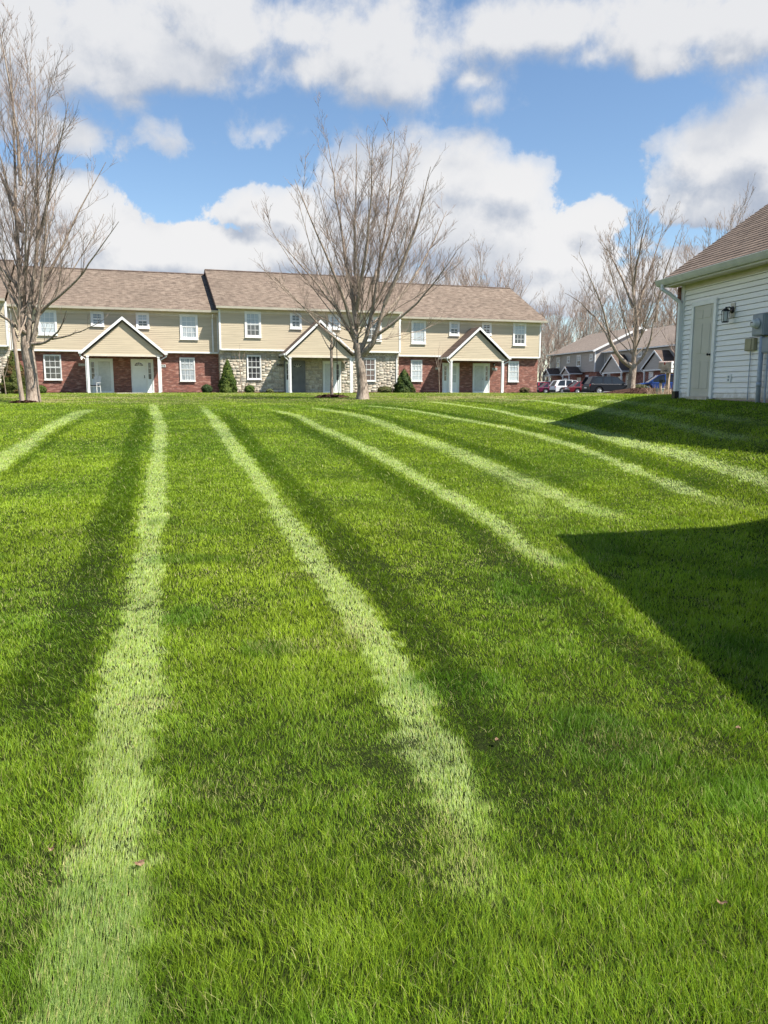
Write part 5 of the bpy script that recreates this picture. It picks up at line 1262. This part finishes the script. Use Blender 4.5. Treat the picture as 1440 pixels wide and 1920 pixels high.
MB().box(-.145, -.131, -.02, .03, 1.30, 1.40).build('flag', M['redlamp'], mbx)
digits('1480', .13, .002, M['black'], mbx, (-.134, -.04, 1.07), (math.pi/2, 0, -math.pi/2))
MB().box(-.22, -.02, .0, .16, .62, .74).build('newspaper_tube', M['black'], mbx, bevel=.02)
p = at(1236.5, 741, 33.5)
pd = empty('utility_pedestal', (p.x, p.y, tz(p.x, p.y)-.03), .3, label='squat grey green utility pedestal left of the mailbox posts', cat='utility box')
M['pedestal'] = mat('pedestal_paint', rough=.6, fn=speckle((.20,.26,.22), (.28,.34,.29), 8)); MB().box(-.13, .13, -.12, .12, 0, .34).build('casing', M['pedestal'], pd, bevel=.015); MB().box(-.145, .145, -.135, .135, .341, .39).build('lid', M['pedestal'], pd, bevel=.015)
wd = MB(); r = np.random.default_rng(9)
for k in range(160):
    a = r.random()*6.28; q = r.random()**.6*.55; x = mbx.location.x-.1+q*math.cos(a)*1.2; y = mbx.location.y-.1+q*math.sin(a)*.5; z = tz(x, y); h = .12+.4*r.random()
    d = r.normal(size=2)*.12; wd.tube([(x, y, z-.02), (x+d[0]*.4, y+d[1]*.4, z+h*.6), (x+d[0], y+d[1], z+h)], [.006, .005, .003], 3, cap=False)
M['weed'] = mat('dry_stalk', rough=.9, fn=speckle((.40,.27,.18), (.62,.48,.35), 12)); wd.build('dry_weeds', M['weed'], None, kind='stuff', label='dry straw coloured stalks round the mailbox posts', cat='weeds')

# ---------------------------------------------------------------- fallen leaves on the lawn
M['deadleaf'] = mat('dead_leaf', rough=.7, fn=speckle((.10,.055,.03), (.30,.19,.11), 60, 4))
def leaf(px, py, s, rz, label):
    x, y = ground(px, py); o = MB(); r = random.Random(px); rim = []
    for k in range(14):
        a = k*2*math.pi/14; q = s*(1 if k % 2 else .68)*(.75+.35*r.random()); rim.append((q*math.cos(a)*1.25, q*math.sin(a)*.8, .012*math.sin(a*2+1)+.35*q*abs(math.sin(a))))
    o.add([(0, 0, 0)]+rim, [(0, 1+k, 1+(k+1) % 14) for k in range(14)]); ob = o.build('fallen_leaf', M['deadleaf'], None, label=label, cat='leaf', group='dead leaves lying on the lawn')
    so = ob.modifiers.new('thick', 'SOLIDIFY'); so.thickness = .0008
    ob.location = (x, y, tz(x, y)+.036); ob.scale = (.62, .62, .62); ob.rotation_euler = (.25, .15, rz)
for q in ((262,1640,.030,.4,'curled brown leaf in the widest pale mower track, near the photo bottom'), (932,1402,.026,1.5,'small pinkish leaf in the dark grass beside the second pale track'), (1350,1712,.030,2.2,'ragged tan leaf in the lush grass at lower right'),
          (1383,1380,.030,.9,'pale tan leaf near the right edge below the big shadow'), (222,1335,.022,2.9,'faint pinkish leaf in the middle of the pale mower track'), (96,1610,.018,.2,'tiny yellowish leaf at the edge of the left dark track')): leaf(*q)
